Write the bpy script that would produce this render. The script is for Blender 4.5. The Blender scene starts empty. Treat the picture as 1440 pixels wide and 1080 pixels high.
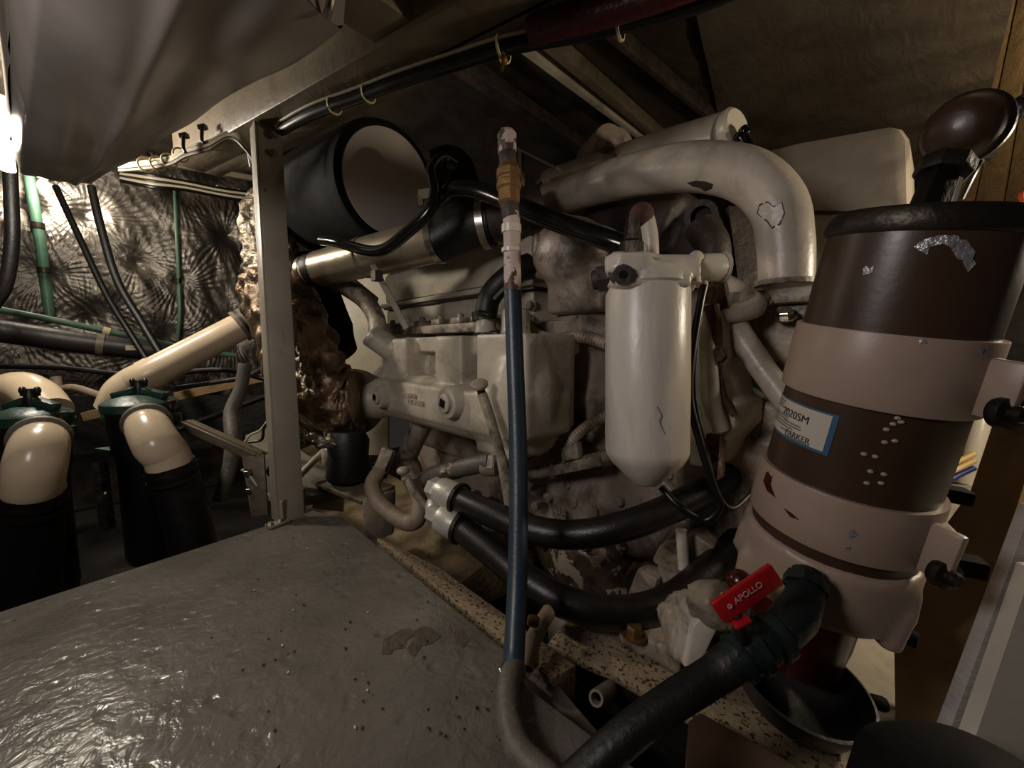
import bpy, bmesh, math, random
import numpy as np
from mathutils import Vector, Matrix, noise
from math import sin, cos, pi, radians, atan2, sqrt

random.seed(7)
SC = bpy.context.scene
COL = SC.collection

# ------------------------------------------------------------------ camera
FPX = 560.0                      # focal length in pixels of the 1440x1080 frame
PITCH = radians(5.5)
YAW = radians(42.88)
CAM = Vector((0, 0, 0.39))
FWD = Vector((-cos(YAW) * cos(PITCH), sin(YAW) * cos(PITCH), -sin(PITCH)))
RGT = Vector((sin(YAW), cos(YAW), 0))
UPV = RGT.cross(FWD)
cd = bpy.data.cameras.new('camera')
cam = bpy.data.objects.new('camera', cd)
COL.objects.link(cam)
cd.sensor_fit = 'HORIZONTAL'
cd.sensor_width = 36.0
cd.lens = 36.0 * FPX / 1440.0
cd.clip_start = 0.01
mw = Matrix((RGT, UPV, -FWD)).transposed().to_4x4()
mw.translation = CAM
cam.matrix_world = mw
SC.camera = cam

# ------------------------------------------------------------------ world, lamps, exposure
wd = bpy.data.worlds.new('world')
SC.world = wd
wd.use_nodes = True
wd.node_tree.nodes['Background'].inputs[0].default_value = (0.9, 0.8, 0.72, 1)
wd.node_tree.nodes['Background'].inputs[1].default_value = 0.02
SC.view_settings.view_transform = 'Standard'
SC.view_settings.look = 'None'
SC.view_settings.exposure = 0.0
SC.view_settings.gamma = 1.0
SC.view_settings.use_curve_mapping = False


def ray(px, py):
    return FWD + RGT * ((px - 720) / FPX) + UPV * ((540 - py) / FPX)


def at(px, py, d):
    return CAM + ray(px, py) * d


def kx(px):
    """a round body far off the optical axis looks wider by this much; divide by it"""
    return 1.0 / sqrt(1 + ((px - 720) / FPX) ** 2)


def ax(px, py, X):
    r = ray(px, py); return CAM + r * ((X - CAM.x) / r.x)


def ay(px, py, Y):
    r = ray(px, py); return CAM + r * ((Y - CAM.y) / r.y)


def az(px, py, Z):
    r = ray(px, py); return CAM + r * ((Z - CAM.z) / r.z)


def point_lamp(name, loc, watts, col, radius=0.04):
    l = bpy.data.lights.new(name, 'POINT')
    l.energy = watts; l.color = col; l.shadow_soft_size = radius
    o = bpy.data.objects.new(name, l); o.location = loc; COL.objects.link(o)
    return o


def area_lamp(name, loc, target, watts, col, size):
    l = bpy.data.lights.new(name, 'AREA')
    l.energy = watts; l.color = col; l.size = size; l.shape = 'DISK'
    o = bpy.data.objects.new(name, l); o.location = loc; COL.objects.link(o)
    o.rotation_euler = (Vector(target) - Vector(loc)).to_track_quat('-Z', 'Y').to_euler()
    return o


LAMP_A = at(62, 262, 1.62)
LAMP_B = at(5, 188, 1.0)
LAMP_R = Vector((0.42, 1.15, 0.62))
point_lamp('bulkhead_lamp_light', LAMP_A, 8, (1.0, 0.9, 0.74), 0.045)
point_lamp('side_lamp_light', LAMP_B, 20, (1.0, 0.91, 0.78), 0.04)
point_lamp('far_side_lamp_light', LAMP_R, 15, (1.0, 0.85, 0.64), 0.05)
area_lamp('camera_fill_light', (-0.36, -0.46, 0.70), (-0.62, 0.7, 0.42), 3.4, (1.0, 0.92, 0.89), 0.25)  # added soft fill near the camera, not a fixture of the room


# ------------------------------------------------------------------ materials
def lin(c):
    return tuple(((v / 255) / 12.92 if v / 255 < 0.04045 else ((v / 255 + 0.055) / 1.055) ** 2.4) for v in c) + (1,)


class NT:
    def __init__(s, name):
        s.m = bpy.data.materials.new(name); s.m.use_nodes = True
        s.t = s.m.node_tree; s.n = s.t.nodes; s.l = s.t.links
        s.b = s.n['Principled BSDF']
        s.co = s.n.new('ShaderNodeTexCoord')

    def noise(s, scale, detail=4, rough=0.6, dist=0.0, coord=None):
        n = s.n.new('ShaderNodeTexNoise')
        n.inputs['Scale'].default_value = scale; n.inputs['Detail'].default_value = detail
        n.inputs['Roughness'].default_value = rough; n.inputs['Distortion'].default_value = dist
        s.l.new(coord or s.co.outputs['Object'], n.inputs['Vector'])
        return n.outputs['Fac']

    def ramp(s, fac, lo, hi):
        r = s.n.new('ShaderNodeMapRange'); r.interpolation_type = 'SMOOTHSTEP'
        r.inputs[1].default_value = lo; r.inputs[2].default_value = hi
        s.l.new(fac, r.inputs[0]); return r.outputs[0]

    def mix(s, fac, a, b):
        m = s.n.new('ShaderNodeMix'); m.data_type = 'RGBA'
        for sock, v in ((m.inputs[0], fac), (m.inputs[6], a), (m.inputs[7], b)):
            if isinstance(v, (tuple, float, int)): sock.default_value = v
            else: s.l.new(v, sock)
        return m.outputs[2]

    def mulf(s, a, k):
        m = s.n.new('ShaderNodeMath'); m.operation = 'MULTIPLY'
        s.l.new(a, m.inputs[0]); m.inputs[1].default_value = k; return m.outputs[0]


def mat(name, base, rough=0.5, metal=0.0, var=0.25, vscale=9.0, dirt=None, spots=None, bump=(60, 0.15),
        coat=0.0, chips=None, stretch=None, spec=0.5):
    """dirt=(rgb,scale,lo,hi,amount)  spots/chips=(rgb,scale,lo,hi)"""
    s = NT(name)
    b = lin(base)
    co = None
    if stretch:
        mp = s.n.new('ShaderNodeMapping'); mp.inputs['Scale'].default_value = stretch
        s.l.new(s.co.outputs['Object'], mp.inputs['Vector']); co = mp.outputs[0]
    n1 = s.noise(vscale, 5, 0.6, 0.3, co)
    dk = tuple(v * (1 - var) for v in b[:3]) + (1,); lt = tuple(min(1, v * (1 + var * 0.6)) for v in b[:3]) + (1,)
    col = s.mix(s.ramp(n1, 0.3, 0.7), dk, lt)
    if dirt:
        n2 = s.noise(dirt[1], 6, 0.65, 0.5, co)
        f = s.mulf(s.ramp(n2, dirt[2], dirt[3]), dirt[4])
        col = s.mix(f, col, lin(dirt[0]))
    rsock = None
    hsock = None
    for k, sp in enumerate((spots, chips)):
        if sp:
            n3 = s.noise(sp[1], 3 + 2 * k, 0.6, 0.2)
            f = s.ramp(n3, sp[2], sp[3])
            col = s.mix(f, col, lin(sp[0]))
            if k: hsock = f
    s.l.new(col, s.b.inputs['Base Color'])
    rr = s.n.new('ShaderNodeMapRange'); rr.inputs[3].default_value = max(0.03, rough - 0.1); rr.inputs[4].default_value = min(1, rough + 0.12)
    s.l.new(s.noise(vscale * 2.3, 4), rr.inputs[0]); s.l.new(rr.outputs[0], s.b.inputs['Roughness'])
    s.b.inputs['Metallic'].default_value = metal
    s.b.inputs['Coat Weight'].default_value = coat
    s.b.inputs['Specular IOR Level'].default_value = spec
    if bump:
        bn = s.n.new('ShaderNodeBump'); bn.inputs['Strength'].default_value = bump[1]; bn.inputs['Distance'].default_value = 0.01
        s.l.new(s.noise(bump[0], 4, 0.55, 0, co), bn.inputs['Height'])
        s.l.new(bn.outputs[0], s.b.inputs['Normal'])
    return s.m


GRIME = ((48, 40, 32), 14.0, 0.5, 0.75, 0.75)
M = {}
M['cream'] = mat('cream_engine_paint', (184, 174, 156), 0.36, var=0.16, dirt=((84, 70, 54), 7.0, 0.46, 0.74, 0.6), bump=(90, 0.12), chips=((60, 44, 34), 38.0, 0.71, 0.75))
M['creamdirty'] = mat('grimy_cream_paint', (166, 152, 132), 0.45, var=0.3, dirt=((44, 35, 28), 12.0, 0.4, 0.66, 0.9), bump=(60, 0.3), chips=((46, 34, 27), 30.0, 0.66, 0.72))
M['pink'] = mat('faded_block_paint', (166, 149, 135), 0.42, var=0.25, dirt=((46, 36, 30), 9.0, 0.42, 0.68, 0.85), bump=(50, 0.25), chips=((52, 38, 30), 26.0, 0.68, 0.73))
M['white'] = mat('white_enamel', (205, 196, 180), 0.3, var=0.1, dirt=((130, 116, 98), 16.0, 0.5, 0.8, 0.5), bump=(120, 0.06), chips=((60, 48, 38), 45.0, 0.74, 0.77))
M['filterwhite'] = mat('white_filter_shell', (212, 202, 188), 0.33, var=0.14, dirt=((112, 106, 104), 7.0, 0.42, 0.72, 0.65), bump=(120, 0.06), spots=((92, 80, 70), 90.0, 0.74, 0.8), stretch=(1, 1, 0.35))
M['crossover'] = mat('grey_white_pipe_paint', (190, 178, 164), 0.34, var=0.14, dirt=((104, 92, 80), 7.0, 0.42, 0.7, 0.7), bump=(70, 0.1), chips=((58, 44, 34), 20.0, 0.72, 0.745))
M['rust'] = mat('rust_flaked', (74, 45, 30), 0.8, var=0.5, vscale=40, dirt=((150, 130, 110), 30.0, 0.55, 0.7, 0.7), bump=(120, 0.6))
M['tankpaint'] = mat('header_tank_paint', (176, 162, 144), 0.4, var=0.1, dirt=((120, 106, 92), 7.0, 0.5, 0.8, 0.5), chips=((70, 54, 42), 26.0, 0.73, 0.75), bump=(50, 0.08))
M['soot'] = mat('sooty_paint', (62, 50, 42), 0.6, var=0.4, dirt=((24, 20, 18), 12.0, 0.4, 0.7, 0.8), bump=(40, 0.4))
M['oilpan'] = mat('oily_flaked_casting', (92, 74, 62), 0.3, var=0.4, dirt=((44, 32, 26), 8.0, 0.42, 0.6, 0.85), chips=((170, 156, 138), 15.0, 0.545, 0.56), bump=(30, 0.3))
M['deck'] = None
M['rubber'] = mat('black_rubber', (15, 14, 13), 0.48, var=0.3, dirt=((52, 46, 40), 14, 0.5, 0.8, 0.5), bump=(160, 0.12))
M['hose'] = mat('black_hydraulic_hose', (21, 18, 16), 0.36, var=0.3, dirt=((58, 50, 43), 10, 0.5, 0.8, 0.5), bump=(260, 0.1))
M['matblack'] = mat('matt_black_paint', (6, 5, 5), 0.8, var=0.3, bump=(90, 0.1), spec=0.25)
M['glossblack'] = mat('gloss_black_hose', (14, 14, 14), 0.16, var=0.2, bump=(40, 0.03))
M['bluehose'] = mat('blue_grey_hose', (42, 58, 68), 0.38, var=0.25, dirt=((86, 84, 80), 12, 0.55, 0.8, 0.5), chips=((170, 160, 148), 30, 0.73, 0.75), bump=(200, 0.06))
M['greyhose'] = mat('grey_rubber_hose', (98, 92, 82), 0.5, var=0.25, dirt=((56, 46, 38), 20, 0.5, 0.75, 0.7), bump=(120, 0.2))
M['tanhose'] = mat('dusty_tan_hose', (134, 118, 98), 0.55, var=0.25, dirt=((70, 58, 46), 14, 0.48, 0.75, 0.7), bump=(90, 0.2))
M['flakepipe'] = mat('flaking_painted_pipe', (188, 168, 158), 0.5, var=0.1, chips=((74, 48, 38), 26.0, 0.53, 0.56), bump=(60, 0.2))
M['brass'] = mat('tarnished_brass', (136, 104, 66), 0.48, 0.7, var=0.3, dirt=((70, 50, 32), 25, 0.5, 0.75, 0.7), bump=(80, 0.15))
M['bronze'] = mat('verdigris_bronze', (28, 40, 39), 0.42, 0.2, var=0.35, dirt=((24, 28, 28), 20, 0.45, 0.7, 0.7), chips=((104, 128, 120), 40, 0.68, 0.75), bump=(70, 0.25))
M['steel'] = mat('bright_steel', (178, 172, 160), 0.28, 1.0, var=0.15, bump=(90, 0.05))
M['darksteel'] = mat('dark_steel', (62, 56, 50), 0.42, 0.8, var=0.3, bump=(90, 0.15))
M['zinc'] = mat('zinc_crimp_ferrule', (188, 184, 172), 0.38, 0.35, var=0.15, dirt=((110, 100, 86), 30, 0.5, 0.8, 0.5), bump=(90, 0.1))
M['silverpipe'] = mat('satin_aluminium_pipe', (176, 164, 142), 0.3, 0.75, var=0.12, dirt=((84, 70, 54), 12, 0.52, 0.8, 0.5), bump=(50, 0.04))
M['pvc'] = mat('cream_pvc', (208, 188, 158), 0.26, var=0.08, dirt=((140, 112, 78), 12, 0.56, 0.85, 0.5), spots=((96, 72, 48), 60, 0.74, 0.8), bump=(18, 0.05))
M['green'] = mat('green_strainer_paint', (38, 66, 56), 0.4, var=0.3, dirt=((20, 28, 26), 14, 0.45, 0.7, 0.7), bump=(60, 0.15))
M['strainer'] = mat('dark_strainer_body', (12, 16, 15), 0.42, var=0.3, bump=(60, 0.15))
M['greenpipe'] = mat('green_conduit', (70, 104, 84), 0.42, var=0.25, dirt=((30, 36, 30), 16, 0.5, 0.75, 0.7), bump=(60, 0.1))
M['darkpipe'] = mat('dark_rubber_pipe', (44, 40, 38), 0.42, var=0.25, bump=(90, 0.12))
M['grey'] = mat('grey_frame_paint', (140, 131, 116), 0.4, var=0.12, dirt=((86, 74, 60), 12, 0.52, 0.8, 0.6), chips=((52, 38, 28), 34, 0.72, 0.745), bump=(80, 0.1))
M['beam'] = mat('cream_beam_paint', (110, 98, 80), 0.42, var=0.18, dirt=((70, 56, 42), 10, 0.5, 0.75, 0.7), chips=((36, 28, 22), 40, 0.7, 0.73), bump=(60, 0.15))
M['taupe'] = mat('taupe_clamp_band', (164, 142, 126), 0.4, var=0.1, dirt=((128, 108, 94), 9, 0.5, 0.8, 0.5), chips=((60, 36, 28), 20, 0.73, 0.74), bump=(200, 0.025))
M['brown'] = mat('brown_canister_paint', (66, 46, 34), 0.34, var=0.18, dirt=((40, 28, 22), 9, 0.5, 0.8, 0.6), spots=((104, 82, 68), 46, 0.74, 0.78), bump=(160, 0.02))
M['redbowl'] = mat('dark_red_bowl', (66, 16, 14), 0.25, var=0.3, bump=(60, 0.05))
M['red'] = mat('red_handle_vinyl', (168, 18, 26), 0.34, var=0.15, bump=(90, 0.06))
M['darkred'] = mat('dark_red_insulation', (64, 13, 17), 0.4, var=0.25, bump=(60, 0.3))
M['bareal'] = mat('bare_aluminium_patch', (176, 174, 178), 0.3, 0.55, var=0.3, vscale=60, bump=(110, 0.6))
M['wood'] = mat('varnished_wood', (150, 122, 82), 0.5, var=0.35, vscale=3, dirt=((84, 62, 38), 3, 0.45, 0.7, 0.8), stretch=(7, 1, 7), bump=(60, 0.3))
M['brownpost'] = mat('brown_painted_post', (142, 116, 82), 0.42, var=0.2, dirt=((72, 54, 38), 10, 0.5, 0.75, 0.6), bump=(60, 0.1))
M['plank'] = mat('white_painted_plank', (176, 168, 164), 0.5, var=0.1, dirt=((110, 100, 96), 12, 0.52, 0.8, 0.5), stretch=(1, 1, 5), bump=(90, 0.3))
M['tan'] = mat('speckled_tan_bearer_paint', (146, 128, 102), 0.6, var=0.15, dirt=((110, 82, 54), 18, 0.5, 0.75, 0.6), spots=((58, 40, 26), 170, 0.55, 0.61), bump=(140, 0.3))
M['hull'] = mat('dusty_hull_paint', (150, 130, 98), 0.6, var=0.2, dirt=((84, 64, 44), 10, 0.46, 0.7, 0.75), spots=((54, 40, 28), 70, 0.66, 0.72), bump=(70, 0.4))
M['palefloor'] = mat('pale_grey_floor_paint', (186, 176, 158), 0.5, var=0.15, dirt=((120, 104, 84), 14, 0.5, 0.75, 0.6), spots=((60, 48, 36), 90, 0.7, 0.75), bump=(60, 0.15))
M['bilge'] = mat('dark_bilge_paint', (24, 20, 17), 0.6, var=0.4, dirt=((22, 18, 15), 8, 0.42, 0.7, 0.8), bump=(40, 0.4))
M['wirewhite'] = mat('white_wire_sleeve', (190, 178, 152), 0.4, var=0.15, bump=None)
M['wireblack'] = mat('black_wire_sleeve', (16, 15, 15), 0.35, var=0.2, bump=None)
M['tie'] = mat('nylon_tie', (206, 192, 150), 0.4, var=0.1, bump=None)
M['labelwhite'] = mat('label_paper', (196, 186, 172), 0.4, var=0.06, bump=None)
M['labelblue'] = mat('label_blue_border', (52, 92, 128), 0.4, var=0.1, bump=None)
M['ink'] = mat('label_ink', (34, 38, 48), 0.5, var=0.05, bump=None)
M['inkgrey'] = mat('faded_label_ink', (120, 114, 106), 0.5, var=0.05, bump=None)
M['print'] = mat('pale_print', (206, 170, 160), 0.5, var=0.05, bump=None)
M['discgreen'] = mat('grey_green_pulley', (124, 122, 104), 0.4, var=0.12, dirt=((70, 66, 54), 10, 0.5, 0.75, 0.5), bump=(60, 0.08))
M['capface'] = mat('pale_cleaner_end_plate', (190, 178, 170), 0.42, var=0.06, bump=(200, 0.05))
M['oldiron'] = mat('grey_brown_mount_steel', (92, 80, 66), 0.5, var=0.25, dirt=((52, 40, 30), 12, 0.48, 0.75, 0.7), bump=(60, 0.2))
M['yellow'] = mat('yellow_wire_sleeve', (210, 178, 112), 0.4, bump=None)
M['navy'] = mat('navy_wire_sleeve', (40, 44, 110), 0.4, bump=None)
M['orange'] = mat('orange_red_plastic', (190, 84, 52), 0.4, bump=(40, 0.1))


def foil(name, base, rough, bscale, bstr, dark=0.5, metal=0.9, detail=6, stretch=None, dist=1.2):
    s = NT(name)
    co = None
    if stretch:
        mp = s.n.new('ShaderNodeMapping'); mp.inputs['Scale'].default_value = stretch
        s.l.new(s.co.outputs['Object'], mp.inputs['Vector']); co = mp.outputs[0]
    b = lin(base)
    n = s.noise(5, 5, 0.6, 0.6)
    s.l.new(s.mix(s.ramp(n, 0.35, 0.7), tuple(v * dark for v in b[:3]) + (1,), b), s.b.inputs['Base Color'])
    s.b.inputs['Metallic'].default_value = metal
    s.b.inputs['Roughness'].default_value = rough
    bn = s.n.new('ShaderNodeBump'); bn.inputs['Strength'].default_value = bstr; bn.inputs['Distance'].default_value = 0.02
    s.l.new(s.noise(bscale, detail, 0.6, dist, co), bn.inputs['Height'])
    s.l.new(bn.outputs[0], s.b.inputs['Normal'])
    return s.m


M['foil'] = foil('crinkled_wall_foil', (128, 121, 112), 0.34, 26, 0.22, 0.45)
M['ceilfoil'] = foil('dull_ceiling_foil', (124, 112, 98), 0.4, 7, 0.35, 0.55, 0.85)
M['ceilcrease'] = foil('creased_ceiling_foil', (140, 126, 108), 0.4, 9, 0.3, 0.7, 0.65, stretch=(2, 1, 1))
M['tankfoil'] = foil('grey_tank_wrap', (158, 149, 142), 0.36, 2.6, 0.3, 0.8, 0.3, 3, dist=0.6)
M['wrapsilver'] = foil('silver_exhaust_wrap', (168, 156, 138), 0.34, 40, 0.5, 0.5, 0.9)
M['wrapcopper'] = foil('heat_browned_exhaust_wrap', (182, 154, 126), 0.28, 30, 0.5, 0.3, 0.85)


def deck_mat():
    s = NT('glossy_grey_deck_paint')
    n = s.noise(7, 5, 0.6, 0.4)
    col = s.mix(s.ramp(n, 0.3, 0.7), lin((96, 91, 84)), lin((114, 108, 99)))
    # flaked patches and grit with their own fixed shapes
    f = s.ramp(s.noise(6.5, 3, 0.5, 0.3), 0.76, 0.77)
    col = s.mix(f, col, lin((98, 82, 66)))
    f2 = s.ramp(s.noise(90, 2, 0.5), 0.735, 0.77)
    col = s.mix(f2, col, lin((34, 28, 24)))
    f3 = s.ramp(s.noise(70, 2, 0.5, 1.0), 0.76, 0.79)
    col = s.mix(f3, col, lin((150, 142, 128)))
    s.l.new(col, s.b.inputs['Base Color'])
    rr = s.n.new('ShaderNodeMapRange'); rr.inputs[3].default_value = 0.13; rr.inputs[4].default_value = 0.36
    s.l.new(s.noise(5, 4), rr.inputs[0]); s.l.new(rr.outputs[0], s.b.inputs['Roughness'])
    b1 = s.n.new('ShaderNodeBump'); b1.inputs['Strength'].default_value = 0.5; b1.inputs['Distance'].default_value = 0.006
    s.l.new(s.noise(46, 3, 0.55, 0.4), b1.inputs['Height'])
    b2 = s.n.new('ShaderNodeBump'); b2.inputs['Strength'].default_value = 0.45; b2.inputs['Distance'].default_value = 0.004
    v = s.n.new('ShaderNodeTexVoronoi'); v.inputs['Scale'].default_value = 26
    s.l.new(s.co.outputs['Object'], v.inputs['Vector'])
    s.l.new(s.ramp(v.outputs['Distance'], 0.0, 0.25), b2.inputs['Height'])
    s.l.new(b1.outputs[0], b2.inputs['Normal'])
    s.l.new(b2.outputs[0], s.b.inputs['Normal'])
    return s.m


M['deck'] = deck_mat()


M['flakebrown'] = mat('flaked_brown_primer', (82, 70, 58), 0.55, var=0.25, bump=(90, 0.3))


def emit_mat(name, col, strength):
    s = NT(name)
    s.b.inputs['Base Color'].default_value = lin(col)
    s.b.inputs['Emission Color'].default_value = lin(col)
    s.b.inputs['Emission Strength'].default_value = strength
    return s.m


M['glow'] = emit_mat('lamp_glow', (255, 236, 200), 14.0)

# ------------------------------------------------------------------ geometry primitives: each returns (verts, faces)
def rotmat(z, x=None):
    z = Vector(z).normalized()
    if x is None:
        x = Vector((1, 0, 0)) if abs(z.x) < 0.9 else Vector((0, 1, 0))
    x = (Vector(x) - z * Vector(x).dot(z)).normalized()
    return Matrix((x, z.cross(x), z)).transposed()


def box(c, size, R=None):
    c = Vector(c); R = R or Matrix.Identity(3)
    v = [c + R @ Vector((sx * size[0] / 2, sy * size[1] / 2, sz * size[2] / 2)) for sx in (-1, 1) for sy in (-1, 1) for sz in (-1, 1)]
    f = [(0, 1, 3, 2), (4, 6, 7, 5), (0, 4, 5, 1), (2, 3, 7, 6), (0, 2, 6, 4), (1, 5, 7, 3)]
    return v, f


def bb(x0, x1, y0, y1, z0, z1):
    return box(((x0 + x1) / 2, (y0 + y1) / 2, (z0 + z1) / 2), (x1 - x0, y1 - y0, z1 - z0))


def bar(p0, p1, w, h, up=(0, 0, 1)):
    """box along p0->p1; h is measured along up, w across"""
    p0 = Vector(p0); p1 = Vector(p1); d = p1 - p0
    u = Vector(up); u = (u - d.normalized() * u.dot(d.normalized())).normalized()
    s = u.cross(d.normalized())
    R = Matrix((s, d.normalized(), u)).transposed()
    return box((p0 + p1) / 2, (w, d.length, h), R)


def lathe(p0, axis, prof, n=28, caps=True, x=None, a0=0.0, a1=2 * pi):
    """prof: [(r,t)] along axis from p0"""
    p0 = Vector(p0); R = rotmat(axis, x)
    full = abs(a1 - a0 - 2 * pi) < 1e-6
    m = n if full else n + 1
    v = []; f = []
    for r, t in prof:
        for i in range(m):
            a = a0 + (a1 - a0) * i / n
            v.append(p0 + R @ Vector((r * cos(a), r * sin(a), t)))
    for k in range(len(prof) - 1):
        for i in range(n):
            j = (i + 1) % m
            f.append((k * m + i, k * m + j, (k + 1) * m + j, (k + 1) * m + i))
    if caps and full:
        if prof[0][0] > 1e-5: f.append(tuple(reversed(range(m))))
        if prof[-1][0] > 1e-5: f.append(tuple(range((len(prof) - 1) * m, len(prof) * m)))
    return v, f


def cyl(p0, p1, r0, r1=None, n=24):
    p0 = Vector(p0); p1 = Vector(p1); d = p1 - p0
    r1 = r0 if r1 is None else r1
    return lathe(p0, d, [(r0, 0), (r1, d.length)], n)


def rcyl(p0, p1, r, e=0.004, n=24):
    """cylinder with softened ends"""
    p0 = Vector(p0); p1 = Vector(p1); L = (p1 - p0).length; e = min(e, L / 3, r / 2)
    return lathe(p0, p1 - p0, [(r - e, 0), (r - e * .3, e * .3), (r, e), (r, L - e), (r - e * .3, L - e * .3), (r - e, L)], n)


def ball(c, r, n=20, m=12, R=None):
    c = Vector(c); rr = (r, r, r) if isinstance(r, (int, float)) else r
    R = R or Matrix.Identity(3)
    v = [c + R @ Vector((0, 0, -rr[2]))]; f = []
    for k in range(1, m):
        t = pi * k / m
        for i in range(n):
            a = 2 * pi * i / n
            v.append(c + R @ Vector((rr[0] * sin(t) * cos(a), rr[1] * sin(t) * sin(a), -rr[2] * cos(t))))
    v.append(c + R @ Vector((0, 0, rr[2])))
    for i in range(n):
        j = (i + 1) % n
        f.append((0, 1 + j, 1 + i))
        for k in range(m - 2):
            a = 1 + k * n
            f.append((a + i, a + j, a + n + j, a + n + i))
        a = 1 + (m - 2) * n
        f.append((a + i, a + j, len(v) - 1))
    return v, f


def catmull(pts, seg=8):
    pts = [Vector(p) for p in pts]
    if len(pts) < 3:
        return [pts[0].lerp(pts[1], i / seg) for i in range(seg + 1)] if len(pts) == 2 else pts
    P = [pts[0] * 2 - pts[1]] + pts + [pts[-1] * 2 - pts[-2]]
    out = []
    for i in range(1, len(P) - 2):
        a, b, c, d = P[i - 1:i + 3]
        for k in range(seg):
            t = k / seg
            out.append(0.5 * ((2 * b) + (c - a) * t + (2 * a - 5 * b + 4 * c - d) * t * t + (3 * b - a - 3 * c + d) * t ** 3))
    out.append(pts[-1])
    return out


def resample(path, step):
    L = [0]
    for a, b in zip(path, path[1:]): L.append(L[-1] + (b - a).length)
    n = max(2, int(L[-1] / step)); out = []; k = 0
    for i in range(n + 1):
        s = L[-1] * i / n
        while k < len(L) - 2 and L[k + 1] < s: k += 1
        t = (s - L[k]) / max(1e-9, L[k + 1] - L[k])
        out.append(path[k].lerp(path[k + 1], min(1, t)))
    return out, L[-1]


def sweep(path, rad, n=14, caps=True, warp=None):
    """rad: number or list per path point"""
    rl = [rad] * len(path) if isinstance(rad, (int, float)) else rad
    v = []; f = []
    T = (path[1] - path[0]).normalized()
    X = rotmat(T).col[0].copy()
    for k, p in enumerate(path):
        a = path[max(0, k - 1)]; b = path[min(len(path) - 1, k + 1)]
        T = (b - a).normalized()
        X = (X - T * X.dot(T)).normalized(); Y = T.cross(X)
        for i in range(n):
            an = 2 * pi * i / n
            r = rl[k]
            if warp: r = r + warp(k / (len(path) - 1), an, p)
            v.append(p + (X * cos(an) + Y * sin(an)) * r)
    for k in range(len(path) - 1):
        for i in range(n):
            j = (i + 1) % n
            f.append((k * n + i, k * n + j, (k + 1) * n + j, (k + 1) * n + i))
    if caps:
        f.append(tuple(reversed(range(n)))); f.append(tuple(range((len(path) - 1) * n, len(path) * n)))
    return v, f


def tube(pts, r, n=14, seg=8, caps=True):
    path = catmull(pts, seg)
    if isinstance(r, (list, tuple)):
        m = len(path) - 1; k = len(r) - 1
        rl = []
        for i in range(m + 1):
            s = i / m * k; j = min(int(s), k - 1); rl.append(r[j] + (r[j + 1] - r[j]) * (s - j))
        r = rl
    return sweep(path, r, n, caps)


def corrug(pts, r, pitch, depth, n=12):
    path, L = resample(catmull(pts, 10), pitch / 4)
    return sweep(path, [r + depth * (0, 0.7, 1, 0.7)[i % 4] - depth for i in range(len(path))], n)


def prism(poly, ext):
    poly = [Vector(p) for p in poly]; e = Vector(ext); n = len(poly)
    v = poly + [p + e for p in poly]
    f = [tuple(range(n)), tuple(reversed(range(n, 2 * n)))]
    f += [(j, i, n + i, n + j) for i, j in ((i, (i + 1) % n) for i in range(n))]
    return v, f


def bolt(p, nrm, r=0.008, h=0.006, washer=True):
    nrm = Vector(nrm).normalized(); p = Vector(p)
    out = [lathe(p + nrm * (0.0015 if washer else 0), nrm, [(r, -0.001), (r, h * 0.85), (r * 0.86, h)], 6)]
    if washer: out.append(lathe(p, nrm, [(r * 1.45, -0.001), (r * 1.45, 0.0016)], 16))
    return out


def band(p, axis, r, w, t=0.0016, n=24):
    """a hose clamp strap around an axis"""
    axis = Vector(axis).normalized(); p = Vector(p)
    return lathe(p - axis * w / 2, axis, [(r - .002, 0), (r + t, 0), (r + t, w), (r - .002, w)], n, caps=False)


# ------------------------------------------------------------------ objects
ROOT = {}


def props(o, label=None, cat=None, group=None, kind=None):
    if label: o['label'] = label
    if cat: o['category'] = cat
    if group: o['group'] = group
    if kind: o['kind'] = kind
    return o


def thing(name, loc, label, cat, group=None):
    o = bpy.data.objects.new(name, None)
    o.empty_display_size = 0.02
    o.location = loc
    COL.objects.link(o)
    props(o, label, cat, group)
    ROOT[o] = Vector(loc)
    return o


def org(o):
    while o.parent is not None: o = o.parent
    return ROOT[o]


def mesh_of(name, prims, base):
    V = []; F = []
    for v, f in prims:
        k = len(V)
        V += [tuple(Vector(p) - base) for p in v]
        F += [tuple(i + k for i in q) for q in f]
    me = bpy.data.meshes.new(name)
    me.from_pydata(V, [], F)
    return me


def flat(prims):
    out = []
    for p in prims:
        if isinstance(p, list): out += flat(p)
        else: out.append(p)
    return out


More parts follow.
